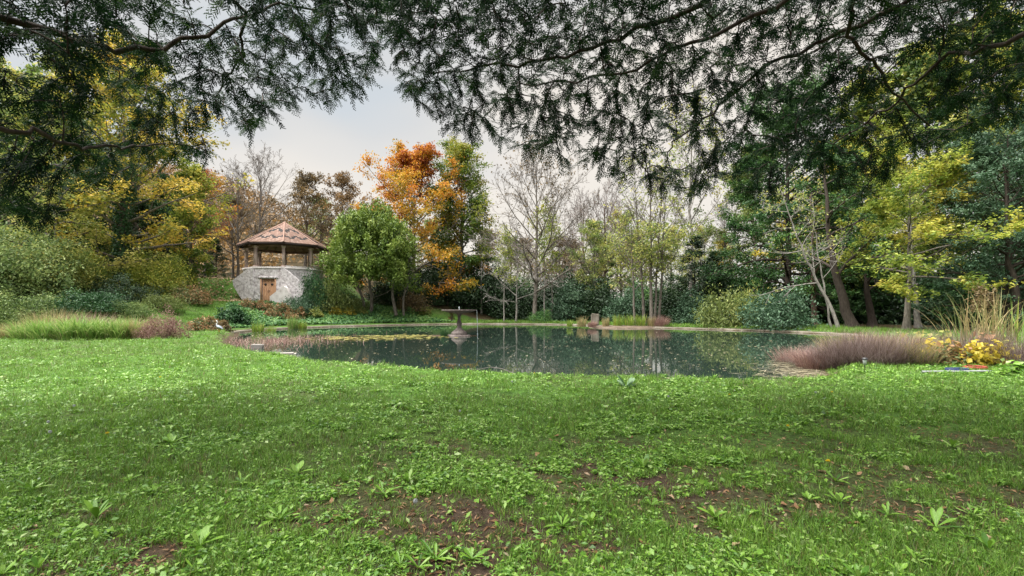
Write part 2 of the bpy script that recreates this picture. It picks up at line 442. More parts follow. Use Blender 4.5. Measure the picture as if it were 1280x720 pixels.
def vn(x, y, f, s=0):
    u = np.asarray(x, float) * f + s * 17.3; v = np.asarray(y, float) * f + s * 9.1
    i = np.floor(u).astype(int); j = np.floor(v).astype(int)
    a = u - i; b = v - j; a = a * a * (3 - 2 * a); b = b * b * (3 - 2 * b)
    g = lambda p, q: _vt[p % 64, q % 64]
    return (g(i, j) * (1 - a) + g(i + 1, j) * a) * (1 - b) + (g(i, j + 1) * (1 - a) + g(i + 1, j + 1) * a) * b


def fbm(x, y, f, s=0, o=3):
    v = 0; w = 0
    for k in range(o):
        q = 0.55 ** k; v = v + q * vn(x, y, f * 2.1 ** k, s + k); w += q
    return v / w


GZ = np.array([-21.8, 46.0])   # pavilion centre


def hgt(x, y, pond=True):
    sh = np.shape(x)
    x = np.asarray(x, float).ravel(); y = np.asarray(y, float).ravel()
    s = -sdist(BANK, x, y)
    z = -0.10 * sstep(12, 40, y) + 0.035 * wob(x, y, 1.0) * sstep(0.5, 4, np.hypot(x, y))
    z = z + 1.75 * sstep(0, 6.5, s) + 0.045 * np.clip(s - 6, 0, 60)
    # grass terrace left of and behind the pavilion
    tx = sstep(-22.6, -26.5, x) * (1 - sstep(-31.5, -36, x) * 0.75)
    tz = 2.0 * tx * sstep(41.2, 45.0, y)
    back = 2.6 * sstep(45.5, 48.5, y) * sstep(-14.0, -19.0, x) * (1 - tx)
    z = z + np.maximum(tz, back)
    if pond:
        d = sdist(POND, x, y)
        z = np.where(d > 0, -0.22 + (z + 0.22) * sstep(0, 0.55, d), -0.22 - 0.9 * sstep(0, 2.5, -d))
    # far wooded rise on the left
    z = z + 75 * np.exp(-((x + 215) / 120) ** 2 - ((y - 300) / 110) ** 2) * sstep(90, 160, y)
    return z.reshape(sh) if sh else float(z[0])


def hz(x, y):
    return float(hgt(np.array([x]), np.array([y]))[0])


def at(px, d, dz=0.0):
    x = (px - 640) / F * d
    return np.array([x, d, hz(x, d) + dz])


def top(py, d):
    return CAM_H + (HOR - py) / F * d


# warped grid: fine close in, coarse far out
def spaced(a, n, mx):
    u = np.linspace(-1, 1, n)
    return np.sinh(u * a) / math.sinh(a) * mx


gx = spaced(6.2, 330, 1600)
uy = np.linspace(0, 1, 330)
gy = np.concatenate([-np.geomspace(1, 300, 24)[::-1] - 2, np.linspace(-2.6, 14, 84), 14.3 + np.cumsum(np.linspace(0.28, 0.75, 75)), 55 + np.geomspace(0.8, 2500, 70)])
X, Y = np.meshgrid(gx, gy)
Z = hgt(X, Y)
lawn_noise = wob(X * 1.0, Y * 1.0, 2.2, 2)
sP = sdist(POND, X, Y).reshape(X.shape)
sB = -sdist(BANK, X, Y).reshape(X.shape)


def woodmask(x, y):
    """1 = open lawn, 0 = woodland floor"""
    lim = 46.5 - np.clip(x - 2, 0, 40) * 0.86
    far = 1 - sstep(0, 3.5, y - np.maximum(lim + 3, 24) - 1.2 * wob(x, y, 1, 5))
    side = 1 - sstep(24, 28, np.abs(x + 6) - 6 - 0.25 * y)
    return np.clip(far, 0, 1)


lw = woodmask(X, Y)
near_soil = sstep(5.5, 1.6, Y) * 0.55 + 0.10
att = np.where(lw > 0.5, 0.5 + 0.5 * lw, lw * 0.6)
att = att - np.clip(near_soil, 0, 1) * lw * 0.55 - 0.16 * lw * sstep(.45, .7, fbm(X, Y, 1.2, 30))
att = np.where(sP < 0.15, 0.45, att)
mb = MB()
nx, ny = len(gx), len(gy)
idx = np.arange(nx * ny).reshape(ny, nx)
Qd = np.stack([idx[:-1, :-1], idx[:-1, 1:], idx[1:, 1:], idx[1:, :-1]], -1).reshape(-1, 4)
mb.add(np.stack([X, Y, Z], -1).reshape(-1, 3), Q=Qd, a=att.ravel())
ground = mb.build('ground', M['ground'])
tag(ground, 'green lawn, banks and woodland floor around the pond', 'ground', kind='structure')

# water sheet (follows the pond outline, just reaching into the bank)
mb = MB()
cen = POND.mean(0)
ringv = []
out_ = POND + unit(POND - cen) * 0.12
Vw = np.concatenate([[[cen[0], cen[1], WATER_Z]], np.c_[out_, np.full(len(out_), WATER_Z)]])
k = len(out_)
Tw = [[0, 1 + i, 1 + (i + 1) % k] for i in range(k)]
mb.add(Vw, T=Tw)
water = mb.build('water', M['water'], smooth=False)
tag(water, 'still dark green pond water', 'water', kind='structure')

# pale stone coping along the far half of the pond
def coping():
    i0 = 16 * 0
    pts = POND[8 * 13:8 * 25 - 2]
    mb = MB()
    nrm = np.zeros_like(pts)
    tg = np.gradient(pts, axis=0); tg = unit(tg); nrm = np.c_[tg[:, 1], -tg[:, 0]]
    k = len(pts)
    w0, w1 = -0.06, 0.26
    zt = np.full(k, -0.165) + 0.012 * np.sin(np.arange(k) * 1.7)
    zb = np.full(k, -0.55)
    A = np.c_[pts + nrm * w0, zb]; B = np.c_[pts + nrm * w0, zt]; C = np.c_[pts + nrm * w1, zt + 0.02]; D = np.c_[pts + nrm * w1, zb]
    V = np.stack([A, B, C, D], 1).reshape(-1, 3)
    i = np.arange(k - 1)[:, None] * 4
    Q = np.concatenate([i + [0, 4, 5, 1], i + [1, 5, 6, 2], i + [2, 6, 7, 3]])
    mb.add(V, Q=Q)
    o = mb.build('pond_edging', M['kerb'], smooth=False)
    tag(o, 'pale stone edging along the far rim of the pond', 'edging', kind='structure')


coping()

# ------------------------------------------------------------------ tree growing
def polyline(rng, start, dirs, L, k, up=0.0, wobble=0.12):
    n = len(start)
    P = np.empty((n, k, 3)); P[:, 0] = start
    d = unit(dirs)
    st = (L / (k - 1))[:, None]
    for i in range(1, k):
        d = unit(d + rng.normal(0, wobble, (n, 3)) + np.array([0, 0, 1.0]) * up)
        P[:, i] = P[:, i - 1] + d * st
    return P


def sprout(rng, P, R, m, s0, s1, lenf, ang, k, up=0.0, wobble=0.12, flat=0.0, rr=0.6, minr=0.004, taper=0.75, keep=None):
    n, kp = P.shape[:2]
    plen = np.sum(np.linalg.norm(np.diff(P, axis=1), axis=-1), 1)
    pid = np.repeat(np.arange(n), m)
    s = (np.tile(np.arange(m), n) + rng.uniform(0, 1, n * m)) / m * (s1 - s0) + s0
    f = s * (kp - 1); i = np.minimum(f.astype(int), kp - 2); t = (f - i)[:, None]
    st = P[pid, i] * (1 - t) + P[pid, i + 1] * t
    tg = unit(P[pid, i + 1] - P[pid, i])
    r0 = R[pid, i] * (1 - t[:, 0]) + R[pid, i + 1] * t[:, 0]
    rnd = rng.normal(size=(n * m, 3)); rnd[:, 2] *= (1 - flat)
    pe = unit(rnd - tg * np.sum(rnd * tg, -1, keepdims=True))
    a = np.radians(rng.uniform(ang[0], ang[1], n * m))[:, None]
    d = tg * np.cos(a) + pe * np.sin(a)
    L = plen[pid] * lenf * (1.1 - 0.65 * s) * rng.uniform(0.6, 1.25, n * m)
    Pn = polyline(rng, st, d, L, k, up, wobble)
    rb = np.maximum(np.minimum(r0 * rr, L * 0.03 + 0.004), minr)
    Rn = rb[:, None] * (1 - taper * np.linspace(0, 1, k))[None]
    return Pn, np.maximum(Rn, minr * 0.6), pid


def grow(seed, H, r, base=0.2, n1=18, L1=lambda t: 0.3, a1=(75, 35), up1=0.05, n2=6, n3=6, lean=(0, 0), wobble=0.05, flat=0.2, k0=12, lf2=0.5, lf3=0.45,
         up2=0.03, n4=0, minr=0.006, droop=0.0, stemtop=1.0):
    rng = rng_(seed)
    t = np.linspace(0, 1, k0)
    tr = np.zeros((1, k0, 3)); tr[0, :, 2] = t * H * stemtop
    w = np.cumsum(rng.normal(0, wobble, (k0, 2)), 0) * H / k0
    w -= w[0]
    tr[0, :, :2] = w + np.outer(t ** 1.1, np.array(lean) * H)
    Rt = r * (1 - 0.9 * t ** 0.8)[None]; Rt[0, 0] *= 1.35
    ph = rng.uniform(0, 6.28)
    tb = base + (1 - base) * (np.arange(n1) + rng.uniform(0, 0.8, n1)) / n1
    tb = np.clip(tb, 0, 0.985)
    f = tb * (k0 - 1); i = np.minimum(f.astype(int), k0 - 2); q = (f - i)[:, None]
    st = tr[0, i] * (1 - q) + tr[0, i + 1] * q
    az = ph + np.arange(n1) * 2.399 + rng.normal(0, 0.35, n1)
    an = np.radians(a1[0] + (a1[1] - a1[0]) * (tb - base) / (1 - base) + rng.normal(0, 7, n1))
    d = np.stack([np.cos(az) * np.sin(an), np.sin(az) * np.sin(an), np.cos(an)], -1)
    u = (tb - base) / (1 - base)
    L = np.array([L1(x) for x in u]) * H * rng.uniform(0.75, 1.2, n1)
    P1 = polyline(rng, st, d, L, 8, up1, 0.10)
    r0 = Rt[0, i]
    R1 = np.minimum(r0 * 0.55, 0.02 + L * 0.016)[:, None] * (1 - 0.8 * np.linspace(0, 1, 8))[None]
    P2, R2, p2 = sprout(rng, P1, R1, n2, 0.2, 1.0, lf2, (25, 60), 6, up2, 0.14, flat, minr=minr)
    P3, R3, p3 = sprout(rng, P2, R2, n3, 0.2, 1.0, lf3, (25, 60), 4, up2 - droop, 0.16, flat, minr=minr * 0.8)
    out = dict(rng=rng, H=H, tr=tr, Rt=Rt, P1=P1, R1=R1, P2=P2, R2=R2, P3=P3, R3=R3, p2=p2, p3=p2[p3], q3=p3)
    if n4:
        P4, R4, p4 = sprout(rng, P3, R3, n4, 0.15, 1.0, 0.5, (20, 55), 3, up2 - droop, 0.15, flat, minr=minr * 0.7)
        out.update(P4=P4, R4=R4, p4=p4)
    return out


def wood_mesh(g, name, lv=2, minr=0.0):
    mb = MB()
    mb.tubes(g['tr'], g['Rt'], 9)
    mb.tubes(g['P1'], g['R1'], 6)
    if lv >= 2: mb.tubes(g['P2'], np.maximum(g['R2'], minr), 4)
    if lv >= 3: mb.tubes(g['P3'], np.maximum(g['R3'], minr), 3)
    return mb.mesh(name)


def twig_mesh(g, name, minr=0.0):
    mb = MB()
    mb.tubes(g['P3'], np.maximum(g['R3'], minr), 3)
    if 'P4' in g: mb.tubes(g['P4'], np.maximum(g['R4'], minr), 3)
    return mb.mesh(name)


def leaf_mesh(g, name, N, size, spread=0.25, flatn=0.5, hg=0.0, lv=3, aspect=0.6, base_v=0.5, cv=0.16, gaps=0.0, extra=None):
    """leaves scattered along the outermost shoots; value varies by bough and leaf"""
    rng = g['rng']
    P = g['P%d' % lv]; n, k = P.shape[:2]
    p1 = g['p3'] if lv == 3 else g['p2']
    q = g['q3'] if lv == 3 else np.arange(n)
    b1 = rng.normal(0, cv, len(g['P1'])); b2 = rng.normal(0, cv * 0.8, len(g['P2'])); b3 = rng.normal(0, cv * 0.5, n)
    kp = np.nonzero(rng.uniform(size=n) > gaps)[0]
    j = rng.choice(kp, N); s = rng.uniform(0.1, 1, N) * (k - 1); i = np.minimum(s.astype(int), k - 2); t = (s - i)[:, None]
    C = P[j, i] * (1 - t) + P[j, i + 1] * t
    D = unit(P[j, i + 1] - P[j, i])
    C = C + rng.normal(0, spread, (N, 3)) * np.array([1, 1, 0.6])
    nn = rng.normal(size=(N, 3)) * (1 - flatn) + np.array([0, 0, 1.0]) * flatn
    Nn = unit(nn)
    Dd = D + rng.normal(0, 0.7, (N, 3))
    L = size * rng.uniform(0.6, 1.4, N)
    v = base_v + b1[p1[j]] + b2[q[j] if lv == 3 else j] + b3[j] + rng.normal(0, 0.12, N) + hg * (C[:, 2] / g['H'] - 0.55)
    mb = MB(); mb.leaves(C, Nn, Dd, L, L * aspect, np.clip(v, 0.01, 0.99))
    return mb.mesh(name)


def mound(seed, rx, ry, h, nclump, per, size, spread, flatn=0.2, aspect=0.5, z0=0.0, shell=0.45, hg=0.0, stems=14, cv=0.16, upl=0.0):
    """shrub: leaf clumps filling a lumpy dome, with stems; returns (stem mesh, leaf mesh)"""
    rng = rng_(seed)
    d = unit(rng.normal(size=(nclump, 3))); d[:, 2] = np.abs(d[:, 2]) * 1.0
    lump = 1 + 0.22 * np.sin(d[:, 0] * 5 + seed) * np.cos(d[:, 1] * 4 + seed * 2) + rng.normal(0, 0.08, nclump)
    rad = (rng.uniform(shell ** 3, 1, nclump) ** (1 / 3)) * lump
    C = d * rad[:, None] * np.array([rx, ry, h - z0]); C[:, 2] = C[:, 2] + z0
    C[:, 2] = np.maximum(C[:, 2], 0.03)
    j = np.repeat(np.arange(nclump), per)
    N = len(j)
    sp = spread * rng.uniform(0.6, 1.4, nclump)
    Cc = C[j] + rng.normal(0, 1, (N, 3)) * sp[j][:, None]
    Cc[:, 2] = np.maximum(Cc[:, 2], 0.02)
    o = unit(Cc / np.array([rx, ry, h]))
    Nn = unit(rng.normal(size=(N, 3)) * (1 - flatn) + o * flatn + np.array([0, 0, flatn]))
    Dd = rng.normal(size=(N, 3)) + np.array([0, 0, upl]) + o * 0.4
    L = size * rng.uniform(0.6, 1.4, N)
    v = 0.5 + rng.normal(0, cv, nclump)[j] + rng.normal(0, 0.13, N) + hg * (Cc[:, 2] / h - 0.5)
    lm = MB(); lm.leaves(Cc, Nn, Dd, L, L * aspect, np.clip(v, 0.01, 0.99))
    sm = MB()
    tgt = C[rng.choice(nclump, stems)]
    st = np.c_[rng.normal(0, rx * 0.12, stems), rng.normal(0, ry * 0.12, stems), np.full(stems, -0.06)]
    k = 6; t = np.linspace(0, 1, k)[None, :, None]
    Pm = st[:, None] * (1 - t) + tgt[:, None] * t + rng.normal(0, 0.03 * h, (stems, k, 3)) * np.sin(t * 3.14)
    Rm = (0.012 + 0.012 * h) * (1 - 0.75 * np.linspace(0, 1, k))[None] * np.ones((stems, 1))
    sm.tubes(Pm, Rm, 5)
    return sm.mesh('stems'), lm.mesh('foliage')


def blades(rng, base, L, W, az, lean, curl, a, seg=4):
    """strap leaves: arched ribbons. arrays n"""
    n = len(base)
    s = np.linspace(0, 1, seg + 1)
    d = np.c_[np.cos(az), np.sin(az)]
    side = np.c_[-np.sin(az), np.cos(az)]
    mb_V = []
    ang = lean[:, None] + curl[:, None] * s[None] ** 1.3
    dx = np.sin(ang) * (L / seg)[:, None]; dz = np.cos(ang) * (L / seg)[:, None]
    cx = np.concatenate([np.zeros((n, 1)), np.cumsum(dx[:, :-1], 1)], 1); cz = np.concatenate([np.zeros((n, 1)), np.cumsum(dz[:, :-1], 1)], 1)
    w = W[:, None] * np.interp(s, [0, 0.35, 1], [0.7, 1, 0.04])[None] * 0.5
    ctr = np.stack([base[:, 0:1] + d[:, 0:1] * cx, base[:, 1:2] + d[:, 1:2] * cx, base[:, 2:3] + cz], -1)
    off = np.stack([side[:, 0:1] * w, side[:, 1:2] * w, np.zeros_like(w)], -1)
    V = np.stack([ctr - off, ctr + off], 2).reshape(-1, 3)
    ids = np.arange(n * (seg + 1) * 2).reshape(n, seg + 1, 2)
    Q = np.stack([ids[:, :-1, 0], ids[:, :-1, 1], ids[:, 1:, 1], ids[:, 1:, 0]], -1).reshape(-1, 4)
    return V, Q, np.repeat(a, (seg + 1) * 2)


def tuft(seed, n, rx, ry, L, W, lean, curl, seg=5, va=(0.5, 0.2)):
    rng = rng_(seed)
    q = np.sqrt(rng.uniform(size=n)); th = rng.uniform(0, 6.283, n)
    base = np.c_[np.cos(th) * q * rx, np.sin(th) * q * ry, np.full(n, -0.04)]
    az = th + rng.normal(0, 0.8, n)
    mb = MB()
    V, Q, a = blades(rng, base, rng.uniform(*L, n), rng.uniform(*W, n), az, np.radians(rng.uniform(*lean, n)) * (0.4 + 0.6 * q), np.radians(rng.uniform(*curl, n)), np.clip(rng.normal(va[0], va[1], n), 0.01, 0.99), seg)
    mb.add(V, Q=Q, a=a)
    return mb.mesh('blades')

# ------------------------------------------------------------------ pavilion
def build_gazebo():
    cx, cy = GZ
    zf, ze, za = 4.85, 6.98, 9.45
    R = 3.92; rp = 3.22; rw = 3.5
    zb = 1.0
    g = empty('gazebo', (cx, cy, zb), 'open octagonal garden pavilion with tiled roof on a white stone base', 'gazebo')
    ROT = math.radians(24)
    A = [-math.pi / 2 + ROT + i * math.pi / 4 for i in range(8)]
    c8 = lambda r, z, i: np.array([r * math.cos(A[i % 8]), r * math.sin(A[i % 8]), z - zb])
    # stone drum, one facet at a time, with the door opening in the left-front facet (7)
    mb = MB()
    for i in range(8):
        a, b = c8(rw, zb, i), c8(rw, zb, i + 1)
        up = np.array([0, 0, 1.0])
        inn = 0.86
        if i == 7:
            t = unit(b - a); w = np.linalg.norm(b - a)
            d0, d1 = w * 0.5 - 0.58, w * 0.5 + 0.58
            dz0, dz1 = 1.74 - zb, 3.92 - zb
            H = zf - zb
            P = lambda s, z: a + t * s + up * z
            for s0, s1, z0, z1 in ((0, d0, 0, H), (d1, w, 0, H), (d0, d1, dz1, H), (d0, d1, 0, dz0)):
                mb.add([P(s0, z0), P(s1, z0), P(s1, z1), P(s0, z1)], Q=[[0, 1, 2, 3]])
            nin = -np.array([math.cos(-math.pi / 2 - math.pi / 8 + ROT), math.sin(-math.pi / 2 - math.pi / 8 + ROT), 0])
            dp = nin * 0.3
            mb.add([P(d0, dz0), P(d0, dz0) + dp, P(d0, dz1) + dp, P(d0, dz1)], Q=[[0, 1, 2, 3]])
            mb.add([P(d1, dz0), P(d1, dz1), P(d1, dz1) + dp, P(d1, dz0) + dp], Q=[[0, 1, 2, 3]])
            mb.add([P(d0, dz1), P(d0, dz1) + dp, P(d1, dz1) + dp, P(d1, dz1)], Q=[[0, 1, 2, 3]])
            door = (P, d0, d1, dz0, dz1, dp, t, nin)
        else:
            h = up * (zf - zb)
            mb.add([a, b, b + h, a + h], Q=[[0, 1, 2, 3]])
    mb.build('wall', M['stone'], g, smooth=False)
    # floor slab with a thin projecting lip
    mb = MB()
    ring = [c8(rw + 0.06, zf, i) for i in range(8)]
    V = ring + [p + np.array([0, 0, 0.13]) for p in ring] + [np.array([0, 0, zf - zb + 0.13])]
    mb.add(V, Q=[[i, (i + 1) % 8, 8 + (i + 1) % 8, 8 + i] for i in range(8)], T=[[16, 8 + i, 8 + (i + 1) % 8] for i in range(8)])
    mb.build('floor_slab', M['stucco'], g, smooth=False)
    # door leaves
    P, d0, d1, z0, z1, dp, t, nin = door
    mid = (d0 + d1) / 2
    for s0, s1, hs in ((d0 + 0.01, mid - 0.006, 1), (mid + 0.006, d1 - 0.01, -1)):
        mb = MB()
        nb = 3
        for b in range(nb):
            q0 = s0 + (s1 - s0) * b / nb + 0.004; q1 = s0 + (s1 - s0) * (b + 1) / nb - 0.004
            o = dp * 0.35 + nin * 0.006 * (b % 2)
            f = [P(q0, z0 + 0.01) + o, P(q1, z0 + 0.01) + o, P(q1, z1 - 0.01) + o, P(q0, z1 - 0.01) + o]
            bk = [p + nin * 0.05 for p in f]
            mb.add(f + bk, Q=[[0, 1, 2, 3], [1, 5, 6, 2], [4, 0, 3, 7], [3, 2, 6, 7], [5, 4, 7, 6]])
        dl = mb.build('door', M['wood_door'], g, smooth=False)
        # diamond shaped peephole, a dark recessed plug
        cc = (s0 + s1) / 2; zc = z1 - 0.52
        o = dp * 0.35 - nin * 0.012
        mbh = MB(); rr = 0.13
        mbh.add([P(cc, zc - rr) + o, P(cc + rr, zc) + o, P(cc, zc + rr) + o, P(cc - rr, zc) + o] + [P(cc, zc - rr) + o + nin * .03, P(cc + rr, zc) + o + nin * .03, P(cc, zc + rr) + o + nin * .03, P(cc - rr, zc) + o + nin * .03],
                Q=[[0, 1, 2, 3], [0, 4, 5, 1], [1, 5, 6, 2], [2, 6, 7, 3], [3, 7, 4, 0]])
        mbh.build('peephole', M['black'], dl, smooth=False)
        mbh = MB()
        o = dp * 0.35 - nin * 0.02
        s = mid - hs * 0.07
        mbh.tubes([[P(s, z0 + 0.95) + o, P(s, z0 + 1.02) + o - nin * .03, P(s, z0 + 1.10) + o - nin * .03, P(s, z0 + 1.16) + o]], [[0.014] * 4], 6)
        mbh.build('handle', M['black'], dl)
    # lintel and jamb boards
    mb = MB()
    o = -nin * 0.05
    def slab_on(s0, s1, za_, zb_, th):
        f = [P(s0, za_) - nin * th, P(s1, za_) - nin * th, P(s1, zb_) - nin * th, P(s0, zb_) - nin * th]
        bk = [p + nin * (th + 0.04) for p in f]
        mb.add(f + bk, Q=[[0, 1, 2, 3], [1, 5, 6, 2], [4, 0, 3, 7], [3, 2, 6, 7], [0, 4, 5, 1]])
    slab_on(d0 - 0.28, d1 + 0.28, z1 + 0.0, z1 + 0.2, 0.07)
    mb.build('lintel', M['stone'], g, smooth=False)
    for s0, s1 in ((d0 - 0.11, d0), (d1, d1 + 0.11)):
        mb = MB(); slab_on(s0, s1, z0, z1 - 0.003, 0.04); mb.build('door_jamb', M['wood_door'], g, smooth=False)
    # wing walls: the left one follows the grass terrace, the right one a sloping buttress in front
    def wing(poly, depth_dir, th, name, mat):
        f = [np.array(p, float) for p in poly]; bk = [p + np.array(depth_dir) * th for p in f]
        n_ = len(f); mb = MB()
        mb.add(f + bk, Q=[[i, (i + 1) % n_, n_ + (i + 1) % n_, n_ + i] for i in range(n_)])
        mb.add(f + bk, T=[[0, i, i + 1] for i in range(1, n_ - 1)] + [[n_, n_ + i + 1, n_ + i] for i in range(1, n_ - 1)])
        return mb.build(name, mat, g, smooth=False)
    L0 = c8(rw, zb, 7) + np.array([0.10, -0.10, 0])
    wing([L0 + [0, 0, 0], L0 + [0, 0, zf - zb - 0.02], L0 + [-0.5, 0, zf - zb - 0.05], L0 + [-2.05, 0.25, 3.75 - zb], L0 + [-1.9, 0.22, 3.2 - zb], L0 + [-0.45, 0.05, 1.9 - zb], L0 + [-0.4, 0, 0]][::-1], (0, 1, 0), 0.4, 'wing_wall', M['stone'])
    R0 = c8(rw, zb, 0)
    wing([R0 + [-0.12, -0.12, 0], R0 + [1.75, -0.12, 0], R0 + [1.75, -0.12, 3.45 - zb], R0 + [0.1, -0.12, zf - zb - 0.02], R0 + [-0.12, -0.12, zf - zb - 0.02]], (0, 1, 0), 0.35, 'wing_wall', M['stone'])
    wing([R0 + [-0.85, -0.75, 0], R0 + [0.95, -0.75, 0], R0 + [1.0, -0.75, 2.1 - zb], R0 + [0.62, -0.75, 3.0 - zb], R0 + [0.35, -0.75, 3.25 - zb], R0 + [-0.85, -0.75, 2.3 - zb]], (0, 1, 0), 0.55, 'buttress', M['stucco'])
    # back parapet seen through the right-hand bay
    for i in (0, 1):
        a, b = c8(rp + 0.08, zf + 0.13, i), c8(rp + 0.08, zf + 0.13, i + 1)
        mb = MB(); t_ = unit(b - a); nn = np.array([t_[1], -t_[0], 0]) * 0.09
        a2, b2 = a + t_ * 0.16, b - t_ * 0.16
        h = np.array([0, 0, 0.12 if i == 0 else 0.3])
        mb.add([a2 + nn, b2 + nn, b2 - nn, a2 - nn, a2 + nn + h, b2 + nn + h, b2 - nn + h, a2 - nn + h], Q=[[0, 3, 2, 1], [4, 5, 6, 7], [0, 1, 5, 4], [1, 2, 6, 5], [2, 3, 7, 6], [3, 0, 4, 7]])
        mb.build('parapet', M['stucco'], g, smooth=False)
    # pillars with bracket heads
    for i in range(8):
        p = c8(rp, zf + 0.13, i)
        mb = MB()
        hh = ze - zf - 0.13 - 0.1
        mb.box(p + [0, 0, 0.06], (0.36, 0.36, 0.12), A[i])
        mb.box(p + [0, 0, 0.12 + (hh - 0.34) / 2], (0.27, 0.27, hh - 0.34), A[i], taper=0.92)
        mb.box(p + [0, 0, hh - 0.16], (0.26, 0.26, 0.12), A[i], taper=1.3)
        mb.box(p + [0, 0, hh - 0.05], (0.38, 0.38, 0.1), A[i])
        mb.build('pillar', M['wood_post'], g, smooth=False)
    # ring beams and rails
    for i in range(8):
        a, b = c8(rp, ze - 0.04, i), c8(rp, ze - 0.04, i + 1)
        t_ = unit(b - a); w = np.linalg.norm(b - a); mdp = (a + b) / 2
        mb = MB(); mb.box(mdp, (w + 0.1, 0.2, 0.22), math.atan2(t_[1], t_[0]))
        mb.build('beam', M['wood_mid'], g, smooth=False)
        if i in (0, 7): continue
        for zz in (0.5, 0.95):
            mb = MB(); p0 = c8(rp, zf + 0.13 + zz, i); p1 = c8(rp, zf + 0.13 + zz, i + 1)
            mb.tubes([[p0, p0 * .67 + p1 * .33, p0 * .33 + p1 * .67, p1]], [[0.022] * 4], 6)
            mb.build('rail', M['wood_dark'], g)
    # rafters, underside boarding
    for i in range(24):
        a = -math.pi / 2 + ROT + i * math.pi / 12
        kf = math.cos(math.pi / 8) / math.cos(((i * 15) % 45 - 22.5) * math.pi / 180)
        p0 = np.array([R * kf * 0.985 * math.cos(a), R * kf * 0.985 * math.sin(a), ze - zb + 0.02])
        p1 = np.array([0.1 * math.cos(a), 0.1 * math.sin(a), za - zb - 0.16])
        mb = MB(); mb.tubes([[p0, p0 * .5 + p1 * .5, p1]], [[0.075, 0.07, 0.06]], 4)
        mb.build('rafter', M['wood_mid'], g, smooth=False)
    mb = MB()
    V = [c8(R, ze + 0.10, i) for i in range(8)] + [np.array([0, 0, za - zb - 0.03])]
    mb.add(V, T=[[8, (i + 1) % 8, i] for i in range(8)])
    roof = mb.build('roof', M['wood_mid'], g, smooth=False)
    for i in range(8):
        a, b = c8(R + 0.02, ze + 0.03, i), c8(R + 0.02, ze + 0.03, i + 1)
        t_ = unit(b - a); w = np.linalg.norm(b - a)
        mb = MB(); mb.box((a + b) / 2, (w + 0.02, 0.06, 0.2), math.atan2(t_[1], t_[0]))
        mb.build('fascia', M['wood_dark'], roof, smooth=False)
    # tiles: slightly uneven overlapping courses with the darker zigzag bands
    rng = rng_(41)
    mb = MB(); rows = 17
    apex = np.array([0, 0, za - zb + 0.02])
    for i in range(8):
        a, b = c8(R + 0.07, ze + 0.15, i), c8(R + 0.07, ze + 0.15, i + 1)
        m_ = (a + b) / 2; sl = apex - m_; Ls = np.linalg.norm(sl); sd = sl / Ls
        t_ = unit(b - a); W0 = np.linalg.norm(b - a)
        nn = np.cross(t_, sd)
        if nn[2] < 0: nn = -nn
        for rI in range(rows):
            u0 = rI / rows; u1 = min((rI + 1.25) / rows, 0.995)
            hw = W0 / 2 * (1 - (u0 + 0.5 / rows)) + 0.02
            tw = 0.17; cols = max(1, int(round(2 * hw / tw)))
            for cI in range(cols):
                s0 = -hw + 2 * hw * cI / cols + 0.004; s1 = -hw + 2 * hw * (cI + 1) / cols - 0.004
                sc_ = (s0 + s1) / 2
                zig = abs(((sc_ / 0.52) % 2) - 1) * 2.2
                dk = any(abs(rI - zig - o_) < 0.75 for o_ in (2.6, 8.6))
                v = 0.2 if dk else float(np.clip(rng.normal(0.62, 0.09), 0.45, 0.8))
                l0 = 0.030 + rng.normal(0, 0.005); l1 = 0.008
                q = [m_ + t_ * s0 + sd * Ls * u0 + nn * l0, m_ + t_ * s1 + sd * Ls * u0 + nn * (l0 + rng.normal(0, .004)), m_ + t_ * s1 + sd * Ls * u1 + nn * l1, m_ + t_ * s0 + sd * Ls * u1 + nn * l1]
                mb.add(q + [p - nn * 0.03 for p in q[:2]], Q=[[0, 1, 2, 3], [4, 5, 1, 0]], a=v)
    tl = mb.build('tiles', M['tile'], roof, smooth=False); tag(tl, kind='stuff')
    for i in range(8):
        p0 = c8(R + 0.08, ze + 0.18, i); p1 = apex + [0, 0, 0.02]
        tt = np.linspace(0, 1, 14)[:, None]
        mb = MB(); mb.tubes((p0 * (1 - tt) + p1 * tt)[None], np.full((1, 14), 0.06) * (1 + 0.12 * (np.arange(14) % 2)), 6, a=0.5)
        mb.build('hip_cap', M['tile'], roof)
    mb = MB(); mb.lathe([(0.16, -0.1), (0.14, 0.03), (0.06, 0.1), (0.0, 0.13)], apex, 10, a=0.5); mb.build('finial', M['tile'], roof)


build_gazebo()

